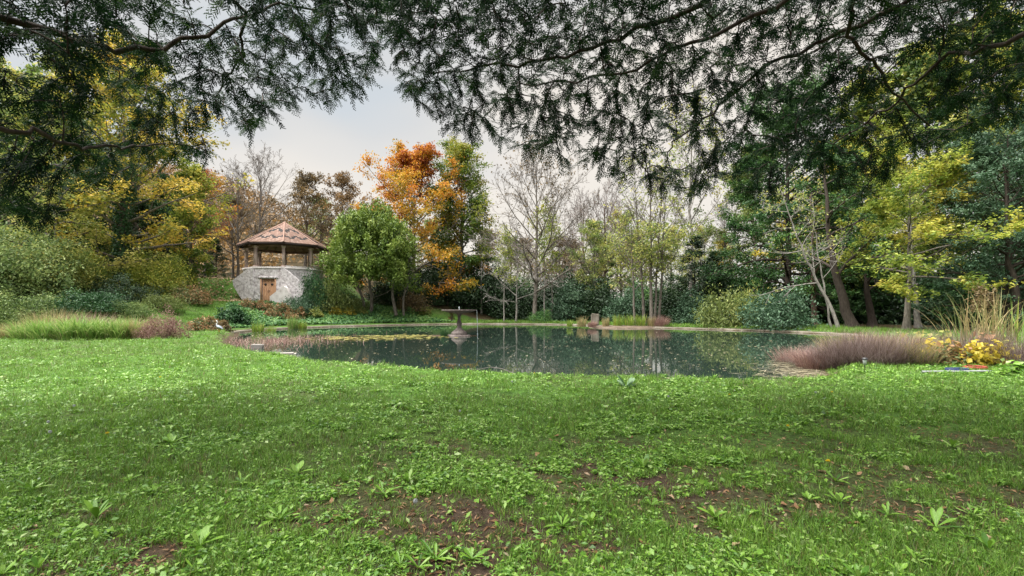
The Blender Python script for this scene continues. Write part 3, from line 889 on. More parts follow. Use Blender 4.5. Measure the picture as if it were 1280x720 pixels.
# ------------------------------------------------------------------ fountain
def build_fountain():
    d = 25.4; x = (574 - 640) / F * d
    zt = CAM_H + 0.0
    o = empty('fountain', (x, d, -0.6), 'grey stone tiered fountain with a wide shallow bowl standing in the pond', 'fountain')
    z = lambda v: v + 0.6
    MB().lathe([(0.62, z(-0.6)), (0.62, z(-0.24)), (0.58, z(-0.18)), (0.0, z(-0.17))], s=32).build('plinth', M['stone_fountain'], o)
    MB().lathe([(0.40, z(-0.2)), (0.42, z(-0.08)), (0.38, z(-0.03)), (0.30, z(0.03)), (0.18, z(0.14)), (0.13, z(0.19)), (0.14, z(0.22))], s=28).build('base', M['stone_fountain'], o)
    MB().lathe([(0.14, z(0.21)), (0.10, z(0.25)), (0.12, z(0.32)), (0.145, z(0.40)), (0.12, z(0.50)), (0.085, z(0.58)), (0.075, z(0.70)), (0.09, z(0.82)), (0.15, z(0.93)), (0.20, z(0.97))], s=24).build('stem', M['stone_fountain'], o)
    MB().lathe([(0.12, z(0.93)), (0.30, z(0.965)), (0.62, z(1.01)), (0.82, z(1.075)), (0.89, z(1.10)), (0.93, z(1.105)), (0.93, z(1.14)), (0.86, z(1.14)), (0.80, z(1.115)), (0.4, z(1.05)), (0, z(1.03))], s=48).build('bowl', M['stone_fountain'], o)
    MB().lathe([(0.84, z(1.122)), (0.0, z(1.122))], s=40).build('bowl_water', M['water'], o)
    rng = rng_(8)
    mb = MB()
    mb.tubes([[(0, 0, z(1.05)), (0.005, 0, z(1.18)), (0.0, 0, z(1.27)), (0.01, 0, z(1.31))]], [[0.02, 0.02, 0.03, 0.008]], 7)
    mb.build('water_jet', M['stream'], o)
    k = 14; t = np.linspace(0, 1, k)
    mb = MB()
    for q, (an, rr) in enumerate(((0.05, 0.012), (-0.10, 0.008), (0.16, 0.006))):
        r = 0.925 + 0.05 * t ** 0.5
        P = np.c_[r * np.cos(an), r * np.sin(an), z(1.13) - t * 1.40]
        P[:, :2] += rng.normal(0, 0.004, (k, 2))
        mb.tubes(P[None], (rr * (1 + 0.3 * rng.normal(size=k)))[None], 6)
    mb.build('water_stream', M['stream'], o)
    # rust brown moss hanging off the bowl at one side
    sm, lm = mound(77, 0.17, 0.12, 0.36, 20, 12, 0.06, 0.05)
    mz = empty('hanging_moss', (x - 0.36, d - 0.25, 0.62), 'tuft of orange brown growth hanging under the fountain bowl', 'plant')
    link('stems', sm, M['twig'], mz); link('foliage', lm, M['rust'], mz)
    mz.rotation_euler = (0.3, 0.1, 0)
    return x, d


FX, FD = build_fountain()

# ------------------------------------------------------------------ heron statue
def build_heron():
    p = at(273, 24.3); z0 = p[2]
    o = empty('heron_statue', (p[0], p[1], z0 - 0.01), 'grey and white heron statue standing on the grass at the pond rim', 'statue')
    # facing left: body, S-neck, head
    S = np.array([(0.20, 0.22), (0.13, 0.27), (0.05, 0.31), (-0.03, 0.35), (-0.08, 0.39), (-0.085, 0.43)])
    R = [0.012, 0.045, 0.075, 0.07, 0.045, 0.03]
    mb = MB(); mb.tubes(np.c_[S[:, 0], np.zeros(6), S[:, 1]][None], np.array([R]), 12); mb.build('body', M['heron_grey'], o)
    S = np.array([(-0.078, 0.41), (-0.095, 0.46), (-0.07, 0.51), (-0.045, 0.55), (-0.06, 0.60), (-0.095, 0.625), (-0.13, 0.62)])
    R = [0.034, 0.026, 0.02, 0.019, 0.024, 0.028, 0.012]
    mb = MB(); mb.tubes(np.c_[S[:, 0], np.zeros(7), S[:, 1]][None], np.array([R]), 10); mb.build('neck', M['heron_white'], o)
    mb = MB(); mb.tubes([[(-0.125, 0, 0.62), (-0.17, 0, 0.612), (-0.22, 0, 0.602)]], [[0.012, 0.009, 0.002]], 6); mb.build('beak', M['heron_beak'], o)
    mb = MB(); mb.tubes([[(-0.07, 0, 0.642), (-0.03, 0, 0.635), (0.01, 0, 0.605)]], [[0.012, 0.009, 0.002]], 6); mb.build('crest', M['black'], o)
    for sy in (-0.03, 0.03):
        mb = MB(); mb.tubes([[(0.03, sy, 0.29), (0.045, sy, 0.17), (0.03, sy, 0.0), (-0.02, sy, 0.005)]], [[0.016, 0.01, 0.01, 0.008]], 6); mb.build('leg', M['heron_beak'], o)
        mb = MB(); mb.tubes([[(-0.04, sy * 2.0, 0.355), (0.05, sy * 2.5, 0.32), (0.14, sy * 2, 0.27), (0.22, sy, 0.20)]], [[0.02, 0.045, 0.035, 0.005]], 8); mb.build('wing', M['heron_grey'], o)
    o.scale = (1.0, 1.0, 1.0)


build_heron()

# ------------------------------------------------------------------ small pieces by the water
def rock(seed, sx, sy, sz, sub=3):
    import bmesh
    bm = bmesh.new(); bmesh.ops.create_cube(bm, size=1)
    bmesh.ops.bevel(bm, geom=bm.edges[:], offset=0.09, segments=2, affect='EDGES')
    rng = rng_(seed)
    for v in bm.verts:
        v.co = Vector((v.co.x * sx, v.co.y * sy, v.co.z * sz)) + Vector(rng.normal(0, 0.02, 3)) * min(sx, sy, sz) * 2
    me = bpy.data.meshes.new('rock'); bm.to_mesh(me); bm.free()
    return me


p = at(744, 37.5)
tag(link('stone_block', rock(5, 0.55, 0.5, 0.95), M['kerb'], loc=(p[0], p[1], WATER_Z + 0.62)), 'upright pale stone block rising from the reedy island', 'stone block')
for q, (px, dd, sx, sy, lab) in enumerate(((352, 13.7, 0.75, 0.32, 'flat pale stone slab jutting from the lawn into the pond'), (322, 17.3, 0.4, 0.25, 'small pale stone slab set in the grass edge'))):
    x = (px - 640) / F * dd
    tag(link('stone_slab', rock(15 + q, sx, sy, 0.16), M['slab'], loc=(x, dd, -0.17 if q == 0 else -0.18), rz=0.35), lab, 'slab')

# island of gravel and mud that carries the reeds at the far side
p = np.array([(785 - 640) / F * 37.0, 37.2])
mb = MB(); mb.lathe([(3.3, -0.5), (2.9, -0.21), (2.0, -0.10), (0, -0.06)], s=28)
isl = mb.build('island', roughmat('mud', [(0.06, 0.045, 0.03), (0.16, 0.12, 0.09)], 3, bump=0.5), loc=(p[0], p[1] + 0.3, 0)); isl.scale = (1, 0.5, 1)
tag(isl, 'low muddy island under the reeds', 'island', kind='structure')
mb = MB(); mb.lathe([(1.3, -0.5), (1.1, -0.235), (0.7, -0.21), (0, -0.2)], s=20)
isl2 = mb.build('mud_bank', M['ground'], loc=(FX - 0.5, FD + 0.2, 0)); isl2.scale = (1.3, 0.5, 1)
tag(isl2, 'low mud bank round the fountain foot', 'mud', kind='structure')

# solar light, hose, pipe on the right
p = at(1081, 8.9)
o = empty('garden_light', (p[0], p[1], p[2] - 0.02), 'small black and steel solar garden light on a stake in the lawn', 'garden light')
MB().lathe([(0.008, 0.0), (0.008, 0.16)], s=8).build('stake', M['black'], o)
MB().lathe([(0.0, 0.155), (0.028, 0.16), (0.034, 0.24), (0.034, 0.255), (0, 0.255)], s=14).build('lamp_glass', M['steel'], o)
MB().lathe([(0.05, 0.252), (0.05, 0.268), (0.03, 0.285), (0, 0.288)], s=16).build('lamp_cap', M['black'], o)
p0 = at(1152, 8.75); p1 = at(1246, 8.75)
mb = MB(); tt = np.linspace(0, 1, 12)[:, None]
Pp = p0 * (1 - tt) + p1 * tt; Pp[:, 2] = hgt(Pp[:, 0], Pp[:, 1]) + 0.03
mb.tubes(Pp[None], np.full((1, 12), 0.022), 8)
tag(mb.build('pipe', M['pipe_white']), 'thin white pipe lying along the edge of the yellow hostas', 'pipe')
def hose(px, d, r, mat, lab, turns, sx):
    c = at(px, d)
    th = np.linspace(0, turns * 6.283, int(turns * 26))
    rad = r * (1 - 0.12 * th / th[-1])
    P = np.c_[c[0] + rad * np.cos(th) * sx, c[1] + rad * np.sin(th) * 0.7, np.zeros(len(th))]
    P[:, 2] = hgt(P[:, 0], P[:, 1]) + 0.035 + 0.016 * th / 6.283
    mb = MB(); mb.tubes(P[None], np.full((1, len(th)), 0.013), 7)
    tag(mb.build('garden_hose', mat), lab, 'hose')
hose(1196, 8.95, 0.17, M['hose_blue'], 'blue garden hose coiled beside the white pipe', 1.7, 1.2)
hose(1219, 9.2, 0.19, M['hose_red'], 'red garden hose coiled under the yellow leaves', 2.3, 1.1)

# ------------------------------------------------------------------ prototypes and trees
def wob_id(s):
    return (s * 37) % 360 / 57.3


def place_tree(name, label, px, d, wood, crown, wm, cm, rz=0, sc=1, group=None, cat='tree', crown_name='crown', loc=None, sink=0.08, extra=None):
    p = at(px, d) if loc is None else np.array(loc)
    o = empty(name, (p[0], p[1], p[2] - sink), label, cat, group, rz, sc)
    link('trunk', wood, wm, o)
    if crown is not None: link(crown_name, crown, cm, o)
    for nm, me, mt in (extra or []): link(nm, me, mt, o)
    return o


def prof_round(w):
    return lambda t: w * (0.45 + 0.9 * math.sin(math.pi * min(1, 0.15 + 0.85 * t) ** 0.8) * (1 - 0.35 * t))


def prof_cone(w):
    return lambda t: w * (1.08 - t) ** 0.8


def prof_tall(w):
    return lambda t: w * (0.6 + 0.6 * math.sin(math.pi * (0.1 + 0.85 * t)))


def prof_fan(w):
    return lambda t: w * (1.1 - 0.55 * t)


def broad(seed, H, r, w, N=9000, size=0.2, base=0.2, n1=20, n2=6, n3=5, spread=0.28, prof=prof_round, a1=(75, 30), up1=0.05, flatn=0.5, hg=0.0, gaps=0.0, lean=(0, 0), wobble=0.05, aspect=0.6, bv=0.5, flat=0.3, droop=0.0, lv=2, cv=0.16, stemtop=0.95):
    g = grow(seed, H, r, base, n1, prof(w), a1, up1, n2, n3, lean, wobble, flat, droop=droop, stemtop=stemtop)
    return wood_mesh(g, 'trunk', lv, 0.008), leaf_mesh(g, 'crown', N, size, spread, flatn, hg, gaps=gaps, aspect=aspect, base_v=bv, cv=cv)


def bare(seed, H, r, w, base=0.22, n1=22, n2=7, n3=6, n4=4, prof=prof_round, a1=(65, 25), up1=0.06, minr=0.012, lean=(0, 0), flat=0.1, droop=0.0, up2=0.05):
    g = grow(seed, H, r, base, n1, prof(w), a1, up1, n2, n3, lean, 0.05, flat, n4=n4, minr=minr, up2=up2, droop=droop)
    return g, wood_mesh(g, 'trunk', 2, minr), twig_mesh(g, 'twigs', minr * 0.72)


def Hh(py, d, px=None):
    """tree height so that its top reaches photo row py when standing at depth d"""
    x = 0 if px is None else (px - 640) / F * d
    return top(py, d) - hz(x, d)


# --- left: gold beech with an ivy-clad trunk
d = 36; H = Hh(95, d, 152)
w_, c_ = broad(11, H, 0.32, 0.36, 16000, 0.22, 0.16, 30, 7, 5, 0.26, prof_fan, (88, 35), 0.015, 0.65, flat=0.6, bv=0.48, cv=0.24)
rng = rng_(12)
ni = 2600; zz = rng.uniform(0.1, 0.62, ni) * H; rr = 0.45 + 0.35 * rng.uniform(size=ni) + 0.15 * np.sin(zz); th = rng.uniform(0, 6.283, ni)
gtr = grow(11, H, 0.32, 0.16, 30, prof_fan(0.36), (88, 35), 0.015, 1, 1, wobble=0.05)['tr'][0]
Cc = np.c_[np.interp(zz, gtr[:, 2], gtr[:, 0]) + rr * np.cos(th), np.interp(zz, gtr[:, 2], gtr[:, 1]) + rr * np.sin(th), zz]
mb = MB(); mb.leaves(Cc, unit(np.c_[np.cos(th), np.sin(th), rng.normal(0.3, 0.4, ni)]), rng.normal(size=(ni, 3)) - [0, 0, 1], np.full(ni, 0.2), np.full(ni, 0.16), np.clip(rng.normal(0.5, 0.2, ni), 0, 1))
place_tree('beech_tree', 'golden yellow beech with its trunk wrapped in dark ivy', 152, d, w_, c_, M['bark'], M['yellow'], extra=[('ivy', mb.mesh('ivy'), M['ivy'])])
# yellow-olive spreading trees at the far left
w_, c_ = broad(21, Hh(150, 33, 70), 0.24, 0.40, 13000, 0.22, 0.14, 24, 7, 5, 0.28, prof_fan, (85, 40), 0.02, 0.6, flat=0.5, bv=0.5, cv=0.2)
yo = (w_, c_)
place_tree('hornbeam_tree', 'olive yellow spreading tree above the pale green thicket', 72, 33, w_, c_, M['bark'], M['yolive'])
place_tree('hornbeam_tree', 'tall olive green tree rising behind the leafy thicket', 2, 38, w_, c_, M['bark'], M['olive'], rz=2.0, sc=1.15)
w_, c_ = broad(23, 17.5, 0.3, 0.30, 12000, 0.24, 0.2, 26, 6, 5, 0.3, prof_round, (70, 30), 0.04, 0.5, bv=0.5, cv=0.2)
rt = (w_, c_)
place_tree('autumn_tree', 'tall orange and yellow tree showing above the gold beech', 165, 47, w_, c_, M['bark'], M['yellow'], rz=1.0, sc=1.32)
place_tree('autumn_tree', 'tall yellowing tree behind the ivy-clad beech', 95, 45, w_, c_, M['bark'], M['yolive'], rz=3.0, sc=1.25)
place_tree('autumn_tree', 'orange leaved tree seen past the side of the pavilion', 258, 62, w_, c_, M['bark'], M['orange'], rz=4.2, sc=0.78)
place_tree('autumn_tree', 'low brown tree filling the gap beside the dark fir', 240, 56, w_, c_, M['bark'], M['brown'], rz=5.2, sc=0.62)
# narrow green tree with ivy
w_, c_ = broad(25, Hh(210, 41, 236), 0.2, 0.16, 9000, 0.22, 0.05, 34, 5, 5, 0.25, prof_tall, (70, 40), 0.03, 0.4, bv=0.5, cv=0.2)
narrow = (w_, c_)
place_tree('poplar_tree', 'narrow green and yellow tree between gold beech and grass terrace', 237, 41, w_, c_, M['bark'], M['ygreen'])
place_tree('poplar_tree', 'narrow dark ivy-covered tree beside the gold beech', 208, 44, w_, c_, M['bark'], M['ivy'], rz=2.2, sc=0.85)
place_tree('poplar_tree', 'dark ivy-covered stem left of the gold beech', 108, 42, w_, c_, M['bark'], M['ivy'], rz=1.2, sc=0.9)

# conifer prototypes
def conifer(seed, H, r, w, N, size, base=0.04, n1=46, droop=0.03, flatn=0.6, aspect=0.45, spread=0.2, prof=prof_cone, a1=(95, 60), bv=0.5, n2=7, n3=5):
    g = grow(seed, H, r, base, n1, prof(w), a1, -0.03, n2, n3, (0, 0), 0.02, 0.5, droop=droop)
    return wood_mesh(g, 'trunk', 2, 0.008), leaf_mesh(g, 'crown', N, size, spread, flatn, 0.1, aspect=aspect, base_v=bv, cv=0.2)


fir = conifer(31, 10, 0.18, 0.32, 12000, 0.20)
place_tree('fir_tree', 'small dark fir beside the left wing of the pavilion', 270, 49, fir[0], fir[1], M['bark_dark'], M['dark'], sc=0.42)
place_tree('fir_tree', 'dark fir behind the olive yellow spreading tree', 78, 41, fir[0], fir[1], M['bark_dark'], M['dark'], rz=3.3, sc=1.0)
place_tree('fir_tree', 'dark fir close behind the ivy-clad beech', 180, 41.5, fir[0], fir[1], M['bark_dark'], M['dark'], rz=4.4, sc=0.85)
place_tree('fir_tree', 'dark fir growing between ivy tree and grass terrace', 213, 46, fir[0], fir[1], M['bark_dark'], M['dark'], rz=2, sc=0.75)

# bare and brown trees behind the pavilion
gA, wA, tA = bare(51, Hh(206, 62, 325), 0.24, 0.40, 0.25, 22, 7, 6, 4, prof_round, (60, 20), 0.07, 0.014)
place_tree('bare_tree', 'leafless grey tree with fine twigs above the pavilion roof', 325, 62, wA, tA, M['bark'], M['twig'], crown_name='twigs')
place_tree('bare_tree', 'leafless slender tree beside the orange tree and pavilion', 298, 58, wA, tA, M['bark'], M['twig'], rz=2.4, sc=0.84, crown_name='twigs')
w_, c_ = broad(55, Hh(220, 60, 382), 0.26, 0.28, 6500, 0.22, 0.25, 24, 7, 5, 0.22, prof_round, (65, 25), 0.06, 0.3, gaps=0.15, lv=3)
brn = (w_, c_)
place_tree('oak_tree', 'thinly leaved brown oak above the right of the pavilion roof', 382, 60, w_, c_, M['bark'], M['brown'])
place_tree('oak_tree', 'sparse brown oak left of the pavilion roof', 292, 66, w_, c_, M['bark'], M['brown'], rz=2.2, sc=0.85)
place_tree('oak_tree', 'sparse rust orange tree between brown oak and orange beech', 428, 63, w_, c_, M['bark'], M['rust'], rz=1.2, sc=1.0)
place_tree('oak_tree', 'brown olive tree behind the bushy juniper', 402, 70, w_, c_, M['bark'], M['olive'], rz=3.2, sc=0.9)

# bright green juniper by the pavilion (several stems)
def juniper():
    d = 45.5; p = at(461, d)
    o = empty('juniper_tree', (p[0], p[1], p[2] - 0.08), 'bushy bright green juniper with several stems beside the pavilion', 'tree', sc=1.14)
    rng = rng_(61)
    mb = MB()
    for bx, tx, r in ((-0.3, -1.6, 0.14), (0.1, 0.2, 0.16), (2.2, 1.9, 0.15), (2.9, 3.3, 0.10)):
        k = 8; t = np.linspace(0, 1, k)
        P = np.c_[bx + (tx - bx) * t + 0.12 * np.sin(t * 7 + bx), 0.1 * np.cos(t * 6 + bx), t * 5.2 - 0.05]
        mb.tubes(P[None], (r * (1 - 0.7 * t))[None], 8)
        st = P[rng.integers(3, 8, 12)]; dd = unit(rng.normal(size=(12, 3)) + [0, 0, 0.6])
        B = polyline(rng, st, dd, rng.uniform(1, 2.6, 12), 6, 0.06, 0.15)
        mb.tubes(B, np.full((12, 6), 0.035) * (1 - 0.8 * np.linspace(0, 1, 6)), 5)
    mb.build('trunk', M['bark'], o)
    # plume-like upright clumps
    nb = 470
    dirs = unit(rng.normal(size=(nb, 3)))
    dirs[:, 2] = np.where(dirs[:, 2] < -0.55, -dirs[:, 2], dirs[:, 2])
    rad = rng.uniform(0.12, 1, nb) ** 0.42 * (1 + 0.12 * np.sin(dirs[:, 0] * 5) * np.cos(dirs[:, 2] * 6))
    C = dirs * rad[:, None] * [4.0, 3.3, 4.25] + [0.15, 0, 4.55]
    C[:, 0] *= np.where(C[:, 2] > 5.5, 1 - 0.10 * (C[:, 2] - 5.5), 1)
    per = 84; j = np.repeat(np.arange(nb), per); N = len(j)
    ax = unit(dirs * 0.6 + [0, 0, 0.9] + rng.normal(0, 0.25, (nb, 3)))
    s = rng.uniform(-0.5, 0.5, N)
    Cc = C[j] + ax[j] * s[:, None] * 1.2 + rng.normal(0, 1, (N, 3)) * (0.26 * (1 - np.abs(s))[:, None])
    Nn = unit(rng.normal(size=(N, 3))); Dd = ax[j] + rng.normal(0, 0.35, (N, 3))
    L = rng.uniform(0.15, 0.32, N)
    v = 0.48 + rng.normal(0, 0.17, nb)[j] + rng.normal(0, 0.12, N) + 0.25 * s
    mb = MB(); mb.leaves(Cc, Nn, Dd, L, L * 0.48, np.clip(v, 0.01, .99)); mb.build('crown', M['juniper'], o)


juniper()

# orange beech and green beech
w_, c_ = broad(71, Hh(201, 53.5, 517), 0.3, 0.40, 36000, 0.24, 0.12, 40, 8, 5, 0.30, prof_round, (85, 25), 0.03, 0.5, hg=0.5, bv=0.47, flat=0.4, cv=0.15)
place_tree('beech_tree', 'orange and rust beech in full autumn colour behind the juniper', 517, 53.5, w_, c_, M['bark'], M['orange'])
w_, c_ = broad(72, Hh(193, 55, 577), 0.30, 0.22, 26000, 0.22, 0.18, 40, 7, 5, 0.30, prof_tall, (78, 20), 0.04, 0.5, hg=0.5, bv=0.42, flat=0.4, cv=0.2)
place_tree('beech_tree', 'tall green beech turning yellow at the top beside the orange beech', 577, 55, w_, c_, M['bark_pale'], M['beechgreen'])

# central bare tree with pale drooping lower boughs
gB, wB, tB = bare(81, Hh(203, 46, 668), 0.26, 0.40, 0.20, 30, 8, 6, 4, prof_round, (70, 18), 0.05, 0.013)
ob = place_tree('bare_tree', 'leafless tree with pale trunk and fine crown on the far bank', 669, 47.2, wB, tB, M['bark'], M['twig'], crown_name='twigs')
lf = leaf_mesh(gB, 'leaf_remnants', 1500, 0.2, 0.3, 0.3, gaps=0.8); link('leaf_remnants', lf, M['brown'], ob)
# low pale weeping tree left of it
gC, wC, tC = bare(84, 7.6, 0.11, 0.62, 0.25, 16, 6, 5, 3, prof_fan, (80, 45), -0.035, 0.011, flat=0.4, droop=0.06, up2=0.0)
place_tree('weeping_tree', 'low leafless tree with pale arching boughs reaching toward the water', 645, 47.4, wC, tC, M['bark_pale'], M['twig_pale'], crown_name='twigs', rz=2.5)
# slim trunks around them
w_, c_ = broad(86, 11, 0.10, 0.16, 1500, 0.2, 0.45, 14, 5, 4, 0.3, prof_tall, (60, 25), 0.05, 0.4, gaps=0.3, lv=3)
slim = (w_, c_)
for px, dd, lab, sc, rz in ((630, 47.6, 'very slim pale sapling trunk under the weeping boughs', 0.8, 0.3), (681, 47, 'thin pale sapling close to the right of the bare tree', 1.0, 1.4), (690, 49, 'thin dark sapling behind the low box bush', 0.9, 4.0), (560, 54, 'thin sapling in the dark behind the green beech', 1.0, 2.0), (602, 53, 'slim sapling in the dark wood between beech and weeping tree', 1.1, 2.9)):
    place_tree('sapling', lab, px, dd, w_, c_, M['bark_pale'], M['ygreen'], rz=rz, sc=sc)

# multi-stem yellow-green group
def stems_tree():
    d = 38.6; p = at(810, d)
    o = empty('multistem_tree', (p[0], p[1], -0.2), 'multi-stemmed tree with thin yellow green leaves behind the reedy island', 'tree')
    mbw = MB(); mbl = MB(); mbt = MB()
    H = top(205, d) + 0.2
    for q, (bx, lean, hh, r) in enumerate(((-1.05, -0.06, 0.72, 0.11), (-0.15, -0.07, 1.0, 0.14), (0.2, 0.01, 1.0, 0.17), (0.5, 0.05, 0.92, 0.12), (1.0, 0.07, 0.95, 0.13))):
        g = grow(90 + q, H * hh, r, 0.28, 15, prof_round(0.26), (62, 22), 0.06, 6, 5, (lean, 0.01 * (q - 2)), 0.04, 0.1, n4=3, minr=0.010)
        for key in ('tr', 'P1', 'P2', 'P3', 'P4'): g[key] = g[key] + np.array([bx, 0.4 * math.sin(q * 2.1), 0])
        mbw.tubes(g['tr'], g['Rt'], 8); mbw.tubes(g['P1'], g['R1'], 5); mbw.tubes(g['P2'], g['R2'], 4)
        mbt.tubes(g['P3'], np.maximum(g['R3'], 0.009), 3); mbt.tubes(g['P4'][::2], np.maximum(g['R4'][::2], 0.008), 3)
        rng = g['rng']; P = g['P3']; z = P[:, 2, 2]; kp = np.nonzero((z < H * 0.62) | (rng.uniform(size=len(z)) < 0.12))[0]
        n_ = 1250; j = rng.choice(kp, n_); C = P[j, 2] + rng.normal(0, 0.3, (n_, 3)) * [1, 1, .5]
        L = rng.uniform(0.12, 0.26, n_)
        bq = rng.normal(0, 0.18, len(P))
        mbl.leaves(C, unit(rng.normal(size=(n_, 3)) * .5 + [0, 0, .6]), rng.normal(size=(n_, 3)), L, L * .65, np.clip(0.58 + bq[j] + rng.normal(0, .12, n_), 0, 1))
    mbw.build('trunk', M['bark'], o); tag(mbt.build('twigs', M['twig'], o), kind='stuff'); mbl.build('crown', M['yolive'], o)


stems_tree()
gD, wD, tD = bare(95, Hh(150, 46, 860), 0.24, 0.30, 0.35, 18, 6, 6, 4, prof_fan, (55, 25), 0.06, 0.014)
od = place_tree('bare_tree', 'tall forked leafless tree rising behind dark evergreens', 862, 46, wD, tD, M['bark_pale'], M['twig'], crown_name='twigs')
link('leaf_remnants', leaf_mesh(gD, 'leaf_remnants', 1800, 0.22, 0.3, 0.3, gaps=0.5), M['ygreen'], od)
place_tree('bare_tree', 'hazy leafless tree beyond the central bare tree', 728, 62, wA, tA, M['bark_red'], M['twig'], rz=4.1, sc=0.92, crown_name='twigs')
place_tree('bare_tree', 'leafless tree between central bare tree and multi-stemmed tree', 758, 56, wB, tB, M['bark_red'], M['twig'], rz=1.3, sc=0.9, crown_name='twigs')
place_tree('bare_tree', 'leafless tree behind the dark evergreen by the forked tree', 905, 58, wA, tA, M['bark'], M['twig'], rz=5.1, sc=0.86, crown_name='twigs')
for px, dd, mt, lab, sc, rz, pr in ((742, 54, 'yolive', 'yellow olive tree in the wood right of the bare tree', 0.62, 0.3, rt), (776, 58, 'ygreen', 'yellow green tree in the wood behind the stone block', 0.72, 2.3, rt), (840, 58, 'yolive', 'yellow tree glimpsed behind the multi-stemmed trunks', 0.62, 3.6, rt),
                                    (700, 64, 'brown', 'brown leaved tree deep behind the central bare tree', 0.78, 1.0, brn), (640, 66, 'olive', 'dull olive tree deep behind the weeping boughs', 0.75, 2.0, brn), (610, 63, 'brown', 'brown leaved tree right of the tall green beech', 0.72, 3.0, brn), (905, 60, 'gold', 'gold leaved tree glimpsed past the large conifer', 0.55, 4.0, rt),
                                    (715, 68, 'brown', 'brown leaved tree left of the hazy leafless tree', 0.8, 2.7, brn), (750, 70, 'olive', 'olive tree far behind the stone block', 0.8, 4.1, brn), (790, 68, 'brown', 'brown tree far behind the multi-stemmed tree', 0.85, 5.5, brn), (880, 66, 'yolive', 'yellow olive tree far behind the forked tree', 0.7, 1.5, rt), (655, 72, 'brown', 'brown tree far behind the weeping tree', 0.8, 0.2, brn),
                                    (540, 62, 'yolive', 'yellow tree behind the two beeches', 0.6, 5.0, rt), (470, 66, 'rust', 'rust tree behind the orange beech', 0.8, 0.6, brn)):
    place_tree('woodland_tree', lab, px, dd, pr[0], pr[1], M['bark'], M[mt], rz=rz, sc=sc)

# right: large dark conifer
big = conifer(101, 18, 0.34, 0.34, 40000, 0.27, 0.06, 60, 0.05, 0.55, 0.4, 0.24, prof_fan, (92, 45))
place_tree('yew_tree', 'huge dark green conifer behind the blue green bush', 985, 39, big[0], big[1], M['bark_dark'], M['conifer'])
place_tree('yew_tree', 'dark conifer standing behind the pale leaning tree', 1055, 43, big[0], big[1], M['bark_dark'], M['conifer'], rz=2.1, sc=0.6)
place_tree('yew_tree', 'dark conifer with ivy-dark foliage left of the forked tree', 868, 43, fir[0], fir[1], M['bark_dark'], M['dark'], rz=1.0, sc=0.78)
place_tree('yew_tree', 'dark evergreen shrub-like conifer below the forked tree', 893, 41, fir[0], fir[1], M['bark_dark'], M['dark'], rz=3.0, sc=0.62)
place_tree('cedar_tree', 'blue green cedar with layered boughs at the wood edge on the right', 1258, 27, big[0], big[1], M['bark_dark'], M['blue'], rz=4.0, sc=0.62)
place_tree('cedar_tree', 'blue green cedar behind the tall reeds', 1330, 30, big[0], big[1], M['bark_dark'], M['blue'], rz=0.7, sc=0.72)

# trunks at the wood edge on the right
def leaning(name, label, pts, d, r, mat, seed, boughs=0, leafm=None, nleaf=0, twigm=None):
    x0 = (pts[0][0] - 640) / F * d; z0 = hz(x0, d)
    o = empty(name, (x0, d, z0 - 0.1), label, 'tree')
    rng = rng_(seed)
    P = np.array([((px - 640) / F * d - x0, 0.15 * i, top(py, d) - z0 + 0.1) for i, (px, py) in enumerate(pts)]); P[0, 2] = 0
    # resample smoothly
    t = np.linspace(0, len(P) - 1, 14); ii = np.arange(len(P)); Ps = np.stack([np.interp(t, ii, P[:, c]) for c in range(3)], -1)
    Ps[1:-1] = (Ps[:-2] + Ps[2:] + 2 * Ps[1:-1]) / 4
    Ps[1:-1] += rng.normal(0, 0.03, (12, 3))
    R = r * (1 - 0.85 * np.linspace(0, 1, 14) ** 0.9); R[0] *= 1.4
    mb = MB(); mb.tubes(Ps[None], R[None], 9)
    if boughs:
        g1 = sprout(rng, Ps[None], R[None], boughs, 0.35, 1.0, 0.34, (40, 80), 7, 0.02, 0.13, 0.3, minr=0.012)
        g2 = sprout(rng, g1[0], g1[1], 5, 0.2, 1, 0.5, (25, 60), 5, 0.03, 0.15, 0.3, minr=0.010)
        g3 = sprout(rng, g2[0], g2[1], 4, 0.2, 1, 0.5, (25, 60), 4, 0.03, 0.15, 0.3, minr=0.008)
        mb.tubes(g1[0], g1[1], 5)
    mb.build('trunk', mat, o)
    if boughs:
        mt = MB(); mt.tubes(g2[0], g2[1], 4); mt.tubes(g3[0], g3[1], 3); tag(mt.build('twigs', twigm or mat, o), kind='stuff')
        if nleaf:
            j = rng.integers(0, len(g3[0]), nleaf); C = g3[0][j, 3] + rng.normal(0, 0.12, (nleaf, 3)); L = rng.uniform(0.1, 0.2, nleaf)
            ml = MB(); ml.leaves(C, unit(rng.normal(size=(nleaf, 3)) + [0, 0, .6]), rng.normal(size=(nleaf, 3)), L, L * .6, np.clip(rng.normal(.55, .2, nleaf), 0, 1)); ml.build('crown', leafm, o)
    return o


leaning('leaning_tree', 'pale leaning almost leafless tree at the pond rim on the right', [(1049, 414), (1040, 380), (1022, 345), (1008, 310), (995, 270), (985, 235)], 29.5, 0.115, M['bark_pale'], 111, 16, M['yolive'], 500, M['twig_pale'])
leaning('leaning_tree', 'pale upright leafless stem beside the leaning tree', [(1040, 385), (1030, 350), (1024, 300), (1020, 240)], 30.2, 0.07, M['bark_pale'], 112, 10, M['yolive'], 200, M['twig_pale'])
leaning('leaning_tree', 'thick dark leaning trunk next to the pale leaning tree', [(1066, 414), (1055, 375), (1045, 330), (1040, 270), (1038, 200)], 31, 0.36, M['bark_dark'], 113, 12, M['conifer'], 1500, M['bark_dark'])
leaning('leaning_tree', 'dark reddish upright trunk left of the leaning trees', [(1019, 409), (1018, 370), (1019, 320), (1018, 240)], 35, 0.24, M['bark_red'], 114, 8, M['conifer'], 900, M['bark_dark'])
